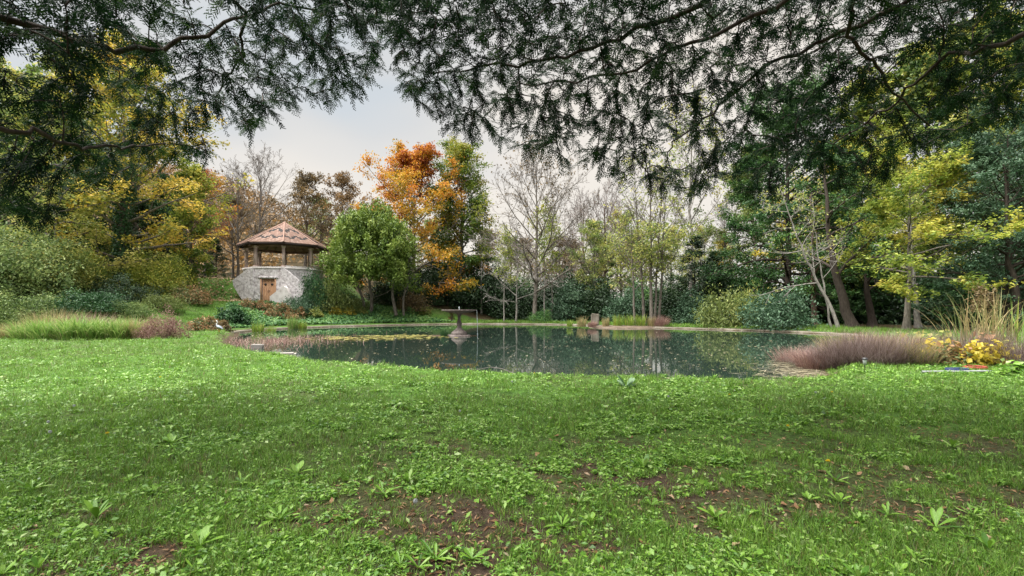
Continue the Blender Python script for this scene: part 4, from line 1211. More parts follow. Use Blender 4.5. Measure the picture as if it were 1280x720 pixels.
leaning('leaning_tree', 'mottled trunk deep in the shade right of the thick dark trunk', [(1090, 408), (1087, 370), (1085, 330), (1083, 250)], 36, 0.30, M['bark_dark'], 115, 8, M['conifer'], 900, M['bark_dark'])
leaning('leaning_tree', 'grey blotched trunk just right of the maple stem', [(1148, 408), (1147, 370), (1144, 320), (1143, 240)], 32.5, 0.20, M['bark_pale'], 116, 8, M['ygreen'], 900, M['bark'])
leaning('leaning_tree', 'dark thick trunk under the blue green cedar', [(1273, 412), (1272, 360), (1268, 310), (1266, 200)], 25.5, 0.24, M['bark_dark'], 117, 8, M['blue'], 900, M['bark_dark'])

# yellow-green maple: layered sprays
d = 28.5; H = Hh(222, d, 1133)
w_, c_ = broad(121, H, 0.20, 0.50, 15000, 0.19, 0.33, 22, 8, 6, 0.16, prof_fan, (92, 40), 0.0, 0.72, flat=0.65, bv=0.55, cv=0.2, droop=0.03)
place_tree('maple_tree', 'yellow green maple with layered leaves and smooth grey stem', 1133, d, w_, c_, M['bark'], M['ygreen'])
mp_ = (w_, c_)
# tall light trees behind on the right
tall = broad(123, 22, 0.32, 0.26, 20000, 0.30, 0.12, 34, 7, 5, 0.34, prof_round, (78, 30), 0.03, 0.5, bv=0.55, cv=0.2)
for px, dd, mt, sc, rz, lab in ((1090, 44, 'ygreen', 1.0, 0.4, 'tall yellow green tree behind the maple'), (1165, 42, 'yolive', 1.1, 1.9, 'tall yellowing tree above the maple crown'), (1235, 40, 'ygreen', 1.15, 3.3, 'tall light green tree behind the blue cedar'),
                                (1300, 42, 'ygreen', 1.1, 4.6, 'tall light green tree at the right end of the wood'), (1045, 50, 'gold', 0.85, 5.4, 'bright yellow tree glimpsed behind the dark conifers'), (945, 56, 'olive', 0.9, 2.6, 'tall olive tree behind the huge dark conifer'),
                                (30, 52, 'yolive', 1.0, 0.9, 'tall yellow tree at the left end of the hillside'), (-60, 46, 'olive', 1.0, 2.9, 'tall olive tree at the hillside end beyond the thicket')):
    place_tree('lime_tree', lab, px, dd, tall[0], tall[1], M['bark'], M[mt], rz=rz, sc=sc)

# ------------------------------------------------------------------ shrubs
S_dense = mound(201, 1.5, 1.3, 1.7, 130, 40, 0.11, 0.16)
S_loose = mound(202, 1.5, 1.4, 1.6, 120, 34, 0.15, 0.22, aspect=0.4)
S_wide = mound(203, 2.4, 1.6, 1.5, 150, 42, 0.13, 0.2)
S_dark = mound(204, 2.2, 2.0, 3.4, 170, 46, 0.20, 0.30, flatn=0.4)
S_hyd = mound(206, 1.5, 1.3, 1.5, 110, 22, 0.20, 0.16, flatn=0.35, aspect=0.7, cv=0.3)
S_feather = mound(205, 1.5, 1.3, 1.6, 130, 40, 0.16, 0.2, aspect=0.16, upl=1.0)


def shrub(name, label, px, d, S, mat, sc=1.0, rz=0.0, group=None, cat='shrub', stem='bark_dark', dz=0.0):
    p = at(px, d)
    o = empty(name, (p[0], p[1], p[2] - 0.05 + dz), label, cat, group, rz, sc)
    link('stems', S[0], M[stem], o); link('foliage', S[1], M[mat], o)
    return o


def sz(py_top, py_bot, d, S_h):
    return (py_bot - py_top) / F * d / S_h


# left hillside thicket
S_thick = mound(207, 3.1, 2.8, 4.0, 330, 46, 0.17, 0.30, aspect=0.45, cv=0.2)
rng = rng_(300)
for px, d, S, mt, sx, sy, lab in (
        (-40, 27, S_thick, 'thicket', 1.0, 1.0, 'olive shrub at the outer end of the hillside thicket'),
        (18, 28.5, S_thick, 'thicket', 0.95, 0.98, 'large pale green shrub in the hillside thicket'),
        (58, 30.5, S_thick, 'yolive', 0.9, 0.95, 'loose olive shrub in the hillside thicket under the spreading tree'),
        (95, 33, S_thick, 'ygreen', 0.85, 0.8, 'yellow green shrub left of the clipped dark hedge bush'),
        (40, 26.3, S_wide, 'thicket', 0.9, 0.9, 'low green shrub at the foot of the hillside thicket'),
        (118, 28.5, S_wide, 'ivy', 1.0, 0.75, 'low dark green bush before the clipped hedge bush'),
        (190, 36, S_thick, 'ygreen', 0.85, 0.85, 'yellow green shrub right of the clipped hedge bush'),
        (165, 39, S_thick, 'olive', 1.0, 1.0, 'olive shrub behind the clipped hedge bush'),
        (160, 29, S_wide, 'thicket', 0.6, 0.55, 'low mixed russet shrub below the clipped hedge bush'),
        (198, 31.5, S_wide, 'olive', 0.65, 0.6, 'low straw coloured shrub below the yellow green shrub'),
        (238, 35, S_loose, 'hydrangea', 0.95, 0.8, 'russet twiggy shrub at the foot of the grass terrace'),
        (215, 40, S_loose, 'rust', 1.1, 1.2, 'rust coloured shrub at the left end of the grass terrace')):
    shrub('shrub', lab, px, d, S, mt, (sx, sx, sy), rng.uniform(0, 6))
shrub('clipped_bush', 'dark green clipped hedge bush on the hillside', 150, 31.5, mound(210, 2.1, 1.4, 1.75, 230, 46, 0.09, 0.13, flatn=0.5, shell=0.6), 'dark', 1.0)
# around the pavilion
shrub('shrub', 'dark glossy bush beside the pavilion buttress', 373, 41.2, S_dense, 'blue', (1.05, 1.0, 0.95), 1.0)
shrub('shrub', 'ivy bush climbing by the right pillar of the pavilion', 392, 42.6, S_dense, 'ivy', (0.85, 0.85, 2.2), 2.0)
shrub('shrub', 'grey olive shrub between pavilion and juniper', 412, 43.8, S_loose, 'olive', (1.25, 1.1, 1.7), 3.0)
shrub('shrub', 'low dark shrub under the juniper', 437, 45.0, S_wide, 'olive', (0.9, 0.9, 0.8), 4.0)
shrub('shrub', 'dark shrub behind the juniper stems', 484, 50, S_dark, 'dark', (1.0, 0.8, 0.75), 4.0)
shrub('shrub', 'brown twiggy shrub under the orange beech', 516, 48.5, S_loose, 'brown', (1.2, 1.1, 1.1), 5.0)
# hydrangeas and gold shrubs on the bank: individuals by colour
for q, (px, d, mt, sc, lab) in enumerate((
        (262, 29.5, 'hydrangea', 0.55, 'small russet shrub behind the heron statue'), (276, 27.5, 'brown', 0.42, 'small brown tuft shrub close behind the heron statue'),
        (248, 27, 'hydrangea', 0.5, 'low faded pink shrub left of the heron statue'),
        (312, 38.2, 'hydrangea', 0.55, 'russet hydrangea below the pavilion door'), (330, 38.8, 'hydrangea', 0.6, 'faded red hydrangea below the pavilion door'), (352, 39.6, 'hydrangea', 0.62, 'russet hydrangea under the pavilion buttress'),
        (372, 40.2, 'hydrangea', 0.6, 'russet hydrangea in front of the dark glossy bush'), (392, 41.5, 'yolive', 0.6, 'yellowing hydrangea in front of the grey olive shrub'), (340, 38.0, 'hydrangea', 0.5, 'low red hydrangea halfway down the ivy bank'),
        (362, 38.6, 'hydrangea', 0.5, 'low russet hydrangea halfway down the ivy bank'), (418, 43.2, 'gold', 0.5, 'gold leaved shrub on the bank below the juniper'), (436, 44.2, 'gold', 0.5, 'second gold shrub on the bank below the juniper'),
        (452, 45.0, 'yolive', 0.42, 'small yellow shrub beside the gold shrubs'), (530, 48.2, 'yolive', 0.5, 'small pale shrub at the low end of the bank'), (512, 47.4, 'cover', 0.5, 'small green shrub at the low end of the bank'),
        (290, 33.5, 'ivy', 0.8, 'low blue green ivy mound on the bank left of the hydrangeas'))):
    shrub('hydrangea_bush' if 'hydrangea' in lab else 'shrub', lab, px, d, S_hyd, mt, sc * 0.95, q * 1.3)
# far bank and wood edge
for px, d, S, mt, sx, sy, lab in (
        (676, 46.8, S_dense, 'cover', 0.85, 0.75, 'low round green box bush at the foot of the bare tree'),
        (712, 49, S_dark, 'blue', 1.15, 1.2, 'dark blue green evergreen right of the bare tree'),
        (752, 48, S_dark, 'dark', 1.25, 1.2, 'dark evergreen mass behind the stone block'),
        (785, 45, S_dark, 'blue', 0.95, 0.9, 'dark blue green evergreen left of the multi-stemmed tree'),
        (838, 43, S_dark, 'dark', 1.15, 1.0, 'dark evergreen right of the multi-stemmed trunks'),
        (870, 39, S_dark, 'blue', 0.9, 0.75, 'dark green rounded evergreen at the water edge'),
        (905, 34.5, S_loose, 'olive', 1.25, 1.6, 'arching grey green willow bush on the right bank'),
        (936, 34.5, S_loose, 'yolive', 0.7, 1.7, 'thin yellowing shrub between willow bush and blue green bush'),
        (972, 31.5, S_dense, 'blue', 1.75, 1.55, 'broad blue green bush on the right bank'),
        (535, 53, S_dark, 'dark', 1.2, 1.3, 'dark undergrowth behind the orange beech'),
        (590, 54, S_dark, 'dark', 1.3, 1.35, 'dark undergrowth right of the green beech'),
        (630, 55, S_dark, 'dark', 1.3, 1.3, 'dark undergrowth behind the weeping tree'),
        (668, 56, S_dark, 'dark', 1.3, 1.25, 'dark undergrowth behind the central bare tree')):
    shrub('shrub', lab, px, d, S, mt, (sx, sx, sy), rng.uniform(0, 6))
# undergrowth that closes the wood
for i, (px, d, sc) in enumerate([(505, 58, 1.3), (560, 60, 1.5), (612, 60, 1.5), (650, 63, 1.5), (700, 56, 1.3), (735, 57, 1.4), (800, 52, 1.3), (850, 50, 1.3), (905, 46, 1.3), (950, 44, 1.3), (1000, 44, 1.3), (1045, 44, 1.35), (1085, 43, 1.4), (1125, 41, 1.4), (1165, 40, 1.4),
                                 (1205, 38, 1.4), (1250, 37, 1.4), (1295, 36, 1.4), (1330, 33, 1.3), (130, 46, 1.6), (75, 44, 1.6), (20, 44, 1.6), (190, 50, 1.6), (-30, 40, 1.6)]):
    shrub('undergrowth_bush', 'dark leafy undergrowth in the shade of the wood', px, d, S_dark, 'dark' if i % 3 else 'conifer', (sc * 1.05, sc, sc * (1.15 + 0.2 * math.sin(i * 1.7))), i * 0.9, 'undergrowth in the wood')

# ------------------------------------------------------------------ grasses and reeds
def tufty(name, label, cat, px, d, me, mat, sc=1, rz=0, group=None, z=None, part='blades'):
    p = at(px, d) if z is None else np.array([(px - 640) / F * d, d, z])
    o = empty(name, p, label, cat, group, rz, sc)
    link(part, me, M[mat], o)
    return o


straps = tuft(401, 520, 0.75, 0.6, (0.7, 1.25), (0.02, 0.04), (5, 40), (30, 110), 6, (0.55, 0.2))
thin = tuft(402, 900, 0.7, 0.6, (0.6, 1.2), (0.008, 0.016), (5, 35), (10, 60), 4, (0.5, 0.25))
reed = tuft(403, 170, 0.45, 0.35, (0.6, 1.3), (0.025, 0.05), (2, 16), (0, 45), 5, (0.55, 0.25))
tallreed = tuft(404, 46, 0.35, 0.3, (1.0, 1.9), (0.022, 0.04), (2, 22), (0, 80), 7, (0.5, 0.25))
purp = tuft(405, 2300, 0.62, 0.5, (0.25, 1.1), (0.0035, 0.008), (3, 70), (0, 60), 4, (0.5, 0.26))
for q, (px, d, sc) in enumerate(((42, 19.0, 0.85), (70, 18.8, 0.95), (98, 18.6, 1.0), (126, 18.7, 0.95), (152, 19.0, 0.9))):
    tufty('strap_grass', 'clump of bright green arching strap leaves at the back of the lawn', 'ornamental grass', px, d, straps, 'daylily', sc, q * 1.3, 'arching green clumps behind the lawn')
for q, (px, d, sc, lab) in enumerate(((172, 19.2, 0.95, 'straw tinted fine grass clump beside the green strap leaves'), (112, 20.3, 1.1, 'fine grey straw grass behind the green strap leaves'), (18, 19.6, 0.75, 'low dry grass clump at the outer end of the strap leaves'), (66, 20.3, 1.25, 'tall pale dry grass stalks behind the strap leaves'))):
    tufty('dry_grass', lab, 'ornamental grass', px, d, thin, 'reed_dry' if q != 1 else 'pink', sc, q * 1.7)
shrub('shrub', 'brown twiggy shrub at the end of the strap leaf row', 204, 19.0, S_feather, 'pink', (0.55, 0.5, 0.62), 1.0)
for q, (px, d, sc, lab) in enumerate(((322, 30.5, 0.75, 'yellow green reed clump at the near-left pond rim'), (338, 31.5, 0.7, 'yellow green reed clump beside the iris leaves'), (366, 35.0, 0.95, 'tall blue green iris clump below the hydrangeas'), (378, 35.6, 0.7, 'round green plant clump right of the iris'))):
    tufty('reed_clump', lab, 'reeds', px, d, reed, 'reed' if q != 2 else 'daylily', sc, q)
tufty('reed_clump', 'dark green rush tuft standing in water beside the fountain', 'reeds', 555, 25.0, reed, 'ivy', 0.42, 0.4, z=WATER_Z)
# island planting
for q, (px, d, sc, mt, lab) in enumerate(((727, 37.2, 0.75, 'reed_dry', 'dry straw reeds left of the stone block'), (757, 37.0, 0.7, 'reed_dry', 'dry straw reeds right of the stone block'), (772, 37.0, 0.85, 'reed', 'yellow green reeds near the stone block'), (787, 37.0, 0.9, 'reed', 'bright reeds in the middle of the island'),
                                          (801, 37.0, 0.9, 'reed', 'bright reeds toward the right of the island'), (814, 37.0, 0.75, 'reed_dry', 'straw reeds next to the pink heath'), (712, 37.6, 0.5, 'reed', 'small green reeds at the left tip of the island'))):
    tufty('reed_clump', lab, 'reeds', px, d, reed, mt, sc, q, z=WATER_Z + 0.1)
for px, d, sc, lab in ((826, 36.8, 0.9, 'pinkish dry heath tuft at the right tip of the island'), (740, 36.6, 0.5, 'low pinkish tuft at the foot of the stone block')):
    tufty('heath_tuft', lab, 'plant', px, d, thin, 'pink', sc, 1.0, z=WATER_Z + 0.1)
# purple grass, right foreground shore
for q, (px, d, sc) in enumerate(((1030, 11.6, 0.85), (1052, 10.9, 0.95), (1076, 10.5, 1.0), (1100, 10.4, 1.0), (1124, 10.6, 0.95), (1010, 12.6, 0.8), (1146, 11.2, 0.9), (1040, 12.2, 0.9), (1090, 11.2, 1.05))):
    tufty('purple_grass', 'mounded clump of fine purple brown grass on the pond shore', 'ornamental grass', px, d, purp, 'purple', (sc, sc, sc * (0.58 + 0.3 * abs(math.sin(q * 2.3)))), q * 1.1, 'purple brown grass along the shore')
for px, d, sc, lab in ((1205, 10.6, 0.9, 'purple brown grass clump rising behind the yellow hostas'), (1285, 9.6, 0.95, 'purple brown grass clump at the far end past the red hose')):
    tufty('purple_grass', lab, 'ornamental grass', px, d, purp, 'purple', sc, 2.0)
for px, d, sc, mt, lab in ((1004, 12.8, 0.75, 'pink', 'wispy pale pink grass leaning over the water from the purple grass'), (1022, 11.3, 0.6, 'pink', 'low wispy pink grass at the water end of the purple grass'), (1068, 11.6, 0.8, 'reed_dry', 'dry straw stalks standing among the purple grass'),
                           (1112, 11.2, 0.8, 'pink', 'pinkish straw grass between purple grass clumps'), (1138, 10.4, 0.7, 'reed_dry', 'straw grass where purple grass meets yellow leaves')):
    tufty('dry_grass', lab, 'ornamental grass', px, d, thin, mt, (sc * 1.2, sc * 1.2, sc * 0.85), px)
# tall reeds
for px, d, sc, lab in ((1205, 11.6, 0.95, 'tall straw reeds behind the yellow hostas'), (1224, 11.2, 1.0, 'tallest arching reeds right of the yellow hostas'), (1248, 11.6, 1.0, 'tall reeds with bent dry tips by the cedar')):
    tufty('tall_reeds', lab, 'reeds', px, d, tallreed, 'reed_dry', sc, px)
tufty('tall_reeds', 'fresh green tall reed blades past the dry reeds', 'reeds', 1270, 11.4, tallreed, 'reed', 0.85, 1.0)
# yellow big-leaved plants
hosta = mound(420, 0.42, 0.36, 0.5, 60, 9, 0.12, 0.08, flatn=0.45, aspect=0.8)
for px, d, sc, mt, lab in ((1128, 11.8, 1.0, 'yolive', 'faded yellow plant between the purple grass and the hostas'), (1150, 11.6, 1.05, 'yolive', 'pale yellow leafy plant beside the purple grass'), (1168, 10.4, 0.9, 'gold', 'yellow hosta clump next to the purple grass'),
                           (1190, 10.0, 0.85, 'hydrangea', 'brown and yellow wilting hosta clump above the blue hose'), (1214, 9.9, 0.9, 'gold', 'bright yellow hosta clump above the red hose'), (1240, 9.9, 0.9, 'gold', 'bright yellow hosta clump past the red hose'),
                           (1176, 11.8, 1.1, 'yolive', 'taller yellow plant behind the hosta row'), (1232, 10.9, 1.1, 'hydrangea', 'rust tinged plant between hostas and tall reeds'), (1262, 10.3, 0.85, 'ygreen', 'green yellow leafy plant at the end of the hosta row')):
    shrub('hosta_plant', lab, px, d, hosta, mt, sc, px, cat='plant', stem='twig')
p = at(1229, 13.0)
ball = mound(430, 0.28, 0.25, 0.62, 60, 22, 0.07, 0.06)
o = empty('dried_flower', (p[0], p[1], p[2] - 0.03), 'round brown dried seed head on a tall stalk above the reeds', 'plant')
mb = MB(); mb.tubes([[(0, 0, 0), (0.03, 0, 0.5), (0.0, 0.02, 1.25)]], [[0.012, 0.01, 0.008]], 6); mb.build('stalk', M['twig'], o)
link('seed_head', ball[1], M['brown'], o, loc=(0, 0, 1.12))
# low green clump at the far right foot of the lawn
shrub('lawn_clump', 'green leafy clump at the end of the white pipe', 1268, 8.5, hosta, 'weed', (0.8, 0.8, 0.5), 0.5, cat='plant', stem='twig')
shrub('dock_plant', 'small rust brown dock plant at the near water edge', 545, 10.6, hosta, 'rust', (0.35, 0.35, 0.6), 0.5, cat='plant', stem='twig')
# thin bent stick arching out of the near water
P = np.array([((px - 640) / F * 11.3, 11.3 - 0.2 * i, top(py, 11.3)) for i, (px, py) in enumerate(((562, 459), (585, 460), (602, 458), (614, 453), (628, 453), (640, 457), (656, 463)))])
P[:, 2] = WATER_Z + np.array([-0.05, 0.0, 0.05, 0.12, 0.11, 0.05, -0.06])
mb = MB(); mb.tubes(P[None], np.full((1, 7), 0.006), 6)
tag(mb.build('bent_stick', M['twig']), 'thin bent stick arching out of the near water', 'stick')

# ------------------------------------------------------------------ bank ground cover, floating leaves, lily pads
rng = rng_(500)
n_ = 200000
x = rng.uniform(-26, -2, n_); y = rng.uniform(26, 53, n_)
sb = -sdist(BANK, x, y)
cover_lo = 0.4 + 0.5 * wob(x, y, 1, 3)
ok = (sb > cover_lo) & (sb < 7.0 + wob(x, y, 1.5, 4)) & (x > -23.5 + 0.10 * (y - 26)) & (x / y * F + 640 > 283) & (x / y * F + 640 < 575 - 20 * sb)
x, y = x[ok][:22000], y[ok][:22000]
z = hgt(x, y); n_ = len(x)
C = np.c_[x, y, z + rng.uniform(0.03, 0.34, n_) * (0.7 + 0.4 * wob(x, y, 3, 6))]
L = rng.uniform(0.12, 0.26, n_)
mb = MB(); mb.leaves(C, unit(rng.normal(size=(n_, 3)) * .5 + [0, -.4, .8]), rng.normal(size=(n_, 3)), L, L * .8, np.clip(0.42 + 0.3 * wob(x, y, 1.4, 1) + rng.normal(0, .14, n_), 0, 1))
tag(mb.build('ground_cover', M['cover']), 'dense blue green ivy ground cover on the bank below the pavilion', 'ground cover', kind='stuff')

n_ = 60000
x = rng.uniform(-17, 19, n_); y = rng.uniform(8, 46, n_)
sd_ = sdist(POND, x, y)
dens = 0.05 + 0.55 * sstep(-2.2, -0.2, sd_) + 0.35 * sstep(0.1, 0.7, wob(x, y, 1.2, 7)) + 0.35 * sstep(8, 3, np.hypot(x - 8.5, (y - 14) * 0.9)) * sstep(0, 4, y - 9) + 0.6 * sstep(-6, -11, x) * sstep(32, 24, y)
ok = (sd_ < -0.05) & (rng.uniform(size=n_) < dens * 0.28)
x, y = x[ok][:6500], y[ok][:6500]; n_ = len(x)
L = rng.uniform(0.03, 0.10, n_) * (1 + 0.012 * y)
C = np.c_[x, y, np.full(n_, WATER_Z + 0.012)]
mb = MB(); mb.leaves(C, unit(np.c_[rng.normal(0, .06, (n_, 2)), np.ones(n_)]), np.c_[rng.normal(size=(n_, 2)), np.zeros(n_)], L, L * .6, np.clip(rng.normal(.5, .22, n_), 0, 1), fold=0.03)
tag(mb.build('floating_leaves', M['float']), 'small fallen leaves scattered over the pond surface', 'leaves', kind='stuff')
# straw debris at the right shore
n_ = 1800
th = rng.uniform(0, 6.283, n_); x = 6.9 + rng.normal(0, 1.0, n_) ; y = 10.9 + (x - 6.9) * 1.0 + rng.normal(0, 0.9, n_)
ok = sdist(POND, x, y) < 0.1; x, y, th = x[ok], y[ok], th[ok]; n_ = len(x)
L = rng.uniform(0.12, 0.4, n_)
mb = MB(); mb.leaves(np.c_[x, y, np.full(n_, WATER_Z + 0.02) + rng.uniform(0, .03, n_)], unit(np.c_[rng.normal(0, .05, (n_, 2)), np.ones(n_)]), np.c_[np.cos(th), np.sin(th) * .4, np.zeros(n_)], L, rng.uniform(.012, .03, n_), np.clip(rng.normal(.55, .2, n_), 0, 1), fold=0.0)
tag(mb.build('reed_litter', M['float']), 'pale floating straw litter along the purple grass shore', 'litter', kind='stuff')
# lily pads: yellow mat left of the fountain
n_ = 1100
u = rng.normal(0, 0.42, n_); w = rng.normal(0, 0.38, n_)
x = (478 + 70 * u - 640) / F * 24.5; y = 24.0 + 2.6 * w + 0.7 * u
kp = fbm(x, y, 1.1, 4, 3) > 0.5; x, y = x[kp], y[kp]; n_ = len(x)
th = np.arange(7) * 2 * math.pi / 7
rad = rng.uniform(0.06, 0.13, n_)
V = np.stack([x[:, None] + rad[:, None] * np.cos(th), y[:, None] + rad[:, None] * np.sin(th), np.full((n_, 7), WATER_Z + 0.015) + rng.uniform(0, .02, (n_, 1)) + rng.normal(0, .006, (n_, 7))], -1)
T = np.concatenate([np.arange(n_)[:, None] * 7 + [0, i, i + 1] for i in range(1, 6)])
mb = MB(); mb.add(V.reshape(-1, 3), T=T, a=np.repeat(np.clip(rng.normal(.55, .2, n_), 0, 1), 7))
tag(mb.build('lily_pads', M['pads'], smooth=False), 'mat of yellow lily pads on the water left of the fountain', 'lily pads', kind='stuff')
# brown marsh growth in the shallow left corner
n_ = 2600
x = rng.normal(-10.8, 1.7, n_); y = 20.5 + rng.normal(0, 2.6, n_) ; ok = (sdist(POND, x, y) < -0.05); x, y = x[ok], y[ok]; n_ = len(x)
V, Q, a = blades(rng, np.c_[x, y, np.full(n_, WATER_Z - 0.03)], rng.uniform(.08, .3, n_), rng.uniform(.008, .02, n_), rng.uniform(0, 6.28, n_), np.radians(rng.uniform(10, 70, n_)), np.radians(rng.uniform(0, 50, n_)), np.clip(rng.normal(.5, .2, n_), 0, 1), 2)
mb = MB(); mb.add(V, Q=Q, a=a); tag(mb.build('marsh_grass', M['pink']), 'low brown marsh growth in the shallow corner of the pond', 'marsh plants', kind='stuff')

# ------------------------------------------------------------------ wooded hill in the far left gap
n_ = 40000
x = rng.uniform(-330, -90, n_); y = rng.uniform(120, 320, n_)
ok = (x / y > -1.0) & (x / y < -0.35); x, y = x[ok], y[ok]
nt = len(x) // 14; x, y = x[:nt], y[:nt]
z = hgt(x, y, False)
per = 14; j = np.repeat(np.arange(nt), per); N = len(j)
C = np.c_[x, y, z + 5][j] + rng.normal(0, 1, (N, 3)) * [2.2, 2.2, 2.6]
L = rng.uniform(0.9, 1.9, N)
mb = MB(); mb.leaves(C, unit(rng.normal(size=(N, 3)) * .6 + [0, -.3, .6]), rng.normal(size=(N, 3)), L, L * .8, np.clip(rng.normal(.5, .25, nt)[j] + rng.normal(0, .12, N), 0, 1))
tag(mb.build('forest', M['rust']), 'distant wooded hillside in autumn colours', 'forest', kind='stuff')

# ------------------------------------------------------------------ lawn
def soilmask(x, y):
    """1 where the turf is worn through to soil (shade under the boughs)"""
    v = 0.5 * fbm(x, y, 1.4, 1, 3) + 0.5 * fbm(x, y, 4.2, 6, 3)
    reach = sstep(6.0, 2.4, y - 0.2 * np.clip(x, -2, 3)) * sstep(-4.2, -0.8, x + 0.1 * y)
    thr = 0.70 - 0.21 * reach - 0.04 * sstep(9, 5, y)
    return sstep(thr, thr + 0.08, v)


rng = rng_(600)
def sample_lawn(n, ymin, ymax, power, mx=1.18):
    u = rng.uniform(size=n)
    # density falls with distance
    a = 1 - power
    y = (ymin ** a + u * (ymax ** a - ymin ** a)) ** (1 / a)
    x = rng.uniform(-1, 1, n) * (y * 1.07 * mx + 0.5)
    return x, y


def lawn_ok(x, y, margin=0.02):
    return (sdist(POND, x, y) > margin) & (sdist(BANK, x, y) > -2.5) & (woodmask(x, y) > 0.4)


n_ = 70000
x, y = sample_lawn(n_, 1.45, 26, 1.75)
ok = lawn_ok(x, y) & (rng.uniform(size=n_) > soilmask(x, y) * 0.93)
x, y = x[ok], y[ok]; n_ = len(x)
z = hgt(x, y)
scl = 1 + 0.045 * np.clip(y - 3, 0, 30)
tuftn = 3.2 * (fbm(x, y, 3.0, 5) - 0.5); thinp = fbm(x, y, 2.2, 9, 3)
L = rng.uniform(0.028, 0.085, n_) * np.clip(1 + 0.55 * tuftn, .35, 2) * (0.8 + 0.3 * sstep(2, 6, y))
edge = sstep(0.9, 0.1, sdist(POND, x, y)); L *= (1 + 0.9 * edge * rng.uniform(0.2, 1, n_))
W = rng.uniform(0.0024, 0.0052, n_) * scl * 1.2
v = 0.48 + 0.55 * (fbm(x, y, 0.8, 2) - .5) + 0.7 * (fbm(x, y, 4.0, 3) - .5) + rng.normal(0, 0.14, n_) + 0.10 * sstep(0, -6, x) + 0.05 * sstep(4, 9, y)
dry = rng.uniform(size=n_) < 0.06 + 0.28 * sstep(.5, .75, fbm(x, y, 1.7, 12)) * sstep(9, 4, y) + 0.08 * sstep(4, 2, y); v = np.where(dry, rng.uniform(0, .12, n_), np.clip(v, .16, .99))
V, Q, a = blades(rng, np.c_[x, y, z - 0.006], L, W, rng.uniform(0, 6.283, n_), np.radians(rng.uniform(0, 45, n_)), np.radians(rng.uniform(5, 80, n_)), v, 2)
mb = MB(); mb.add(V, Q=Q, a=a)
tag(mb.build('grass', M['grass']), 'short bright green lawn grass', 'grass', kind='stuff')

# broad leaved weeds and clover mixed through the turf
n_ = 30000
x, y = sample_lawn(n_, 1.45, 16, 1.6)
pw = np.clip(sstep(.38, .66, fbm(x, y, 1.9, 8)), 0.05, 1) * (1 - soilmask(x, y) * 0.8)
ok = lawn_ok(x, y) & (rng.uniform(size=n_) < pw); x, y = x[ok], y[ok]; n_ = len(x)
L = rng.uniform(0.012, 0.036, n_) * (0.6 + 0.9 * vn(x, y, 3.3, 20)) * (1 + 0.06 * y)
z = hgt(x, y) + rng.uniform(0.012, 0.055, n_)
mb = MB(); mb.leaves(np.c_[x, y, z], unit(rng.normal(size=(n_, 3)) * .45 + [0, -.1, .8]), np.c_[rng.normal(size=(n_, 2)), rng.normal(0.3, .3, n_)], L, L * rng.uniform(.35, .75, n_), np.clip(0.5 + 0.8 * (fbm(x, y, 2.5, 3) - .5) + rng.normal(0, .2, n_), 0, 1), fold=0.1)
tag(mb.build('lawn_weeds', M['weed']), 'small clover and plantain leaves growing through the lawn', 'weeds', kind='stuff')


def gn_scatter(name, P, rz, tilt, scl, idx, sources):
    """turf: copies of the tuft meshes set on the lawn by geometry nodes"""
    me = bpy.data.meshes.new(name); n = len(P)
    me.vertices.add(n); me.vertices.foreach_set('co', P.astype(np.float32).ravel())
    a = me.attributes.new('rot', 'FLOAT_VECTOR', 'POINT'); a.data.foreach_set('vector', np.c_[tilt, rz].astype(np.float32).ravel())
    a = me.attributes.new('scl', 'FLOAT', 'POINT'); a.data.foreach_set('value', scl.astype(np.float32))
    a = me.attributes.new('pick', 'INT', 'POINT'); a.data.foreach_set('value', idx.astype(np.int32))
    o = bpy.data.objects.new(name, me); COL.objects.link(o)
    ng = bpy.data.node_groups.new(name, 'GeometryNodeTree')
    ng.interface.new_socket('Geometry', in_out='INPUT', socket_type='NodeSocketGeometry')
    ng.interface.new_socket('Geometry', in_out='OUTPUT', socket_type='NodeSocketGeometry')
    N = ng.nodes; gi = N.new('NodeGroupInput'); go = N.new('NodeGroupOutput')
    jn = N.new('GeometryNodeJoinGeometry')
    for so in sources:
        oi = N.new('GeometryNodeObjectInfo'); oi.inputs['Object'].default_value = so; oi.inputs['As Instance'].default_value = True
        oi.transform_space = 'ORIGINAL'
        ng.links.new(oi.outputs['Geometry'], jn.inputs[0])
    ip = N.new('GeometryNodeInstanceOnPoints'); ip.inputs['Pick Instance'].default_value = True
    def attr(nm, ty, out):
        q = N.new('GeometryNodeInputNamedAttribute'); q.data_type = ty; q.inputs['Name'].default_value = nm
        return [x for x in q.outputs if x.enabled and x.name == 'Attribute'][0]
    ng.links.new(gi.outputs[0], ip.inputs['Points']); ng.links.new(jn.outputs[0], ip.inputs['Instance'])
    ng.links.new(attr('pick', 'INT', 0), ip.inputs['Instance Index'])
    ng.links.new(attr('rot', 'FLOAT_VECTOR', 0), ip.inputs['Rotation'])
    ng.links.new(attr('scl', 'FLOAT', 0), ip.inputs['Scale'])
    ng.links.new(ip.outputs[0], go.inputs[0])
    m_ = o.modifiers.new('turf', 'NODES'); m_.node_group = ng
    return o


def turf_tuft(seed, nb, L, W, R=0.05):
    rng = rng_(seed); q = np.sqrt(rng.uniform(size=nb)) * R; th = rng.uniform(0, 6.283, nb)
    v = np.clip(rng.normal(.5, .17, nb), .18, .95); v = np.where(rng.uniform(size=nb) < .08, .03, v)
    V, Q, a = blades(rng, np.c_[q * np.cos(th), q * np.sin(th), np.full(nb, -.008)], rng.uniform(*L, nb), rng.uniform(*W, nb), rng.uniform(0, 6.283, nb), np.radians(rng.uniform(5, 60, nb)), np.radians(rng.uniform(0, 85, nb)), v, 2)
    mb = MB(); mb.add(V, Q=Q, a=a)
    return mb


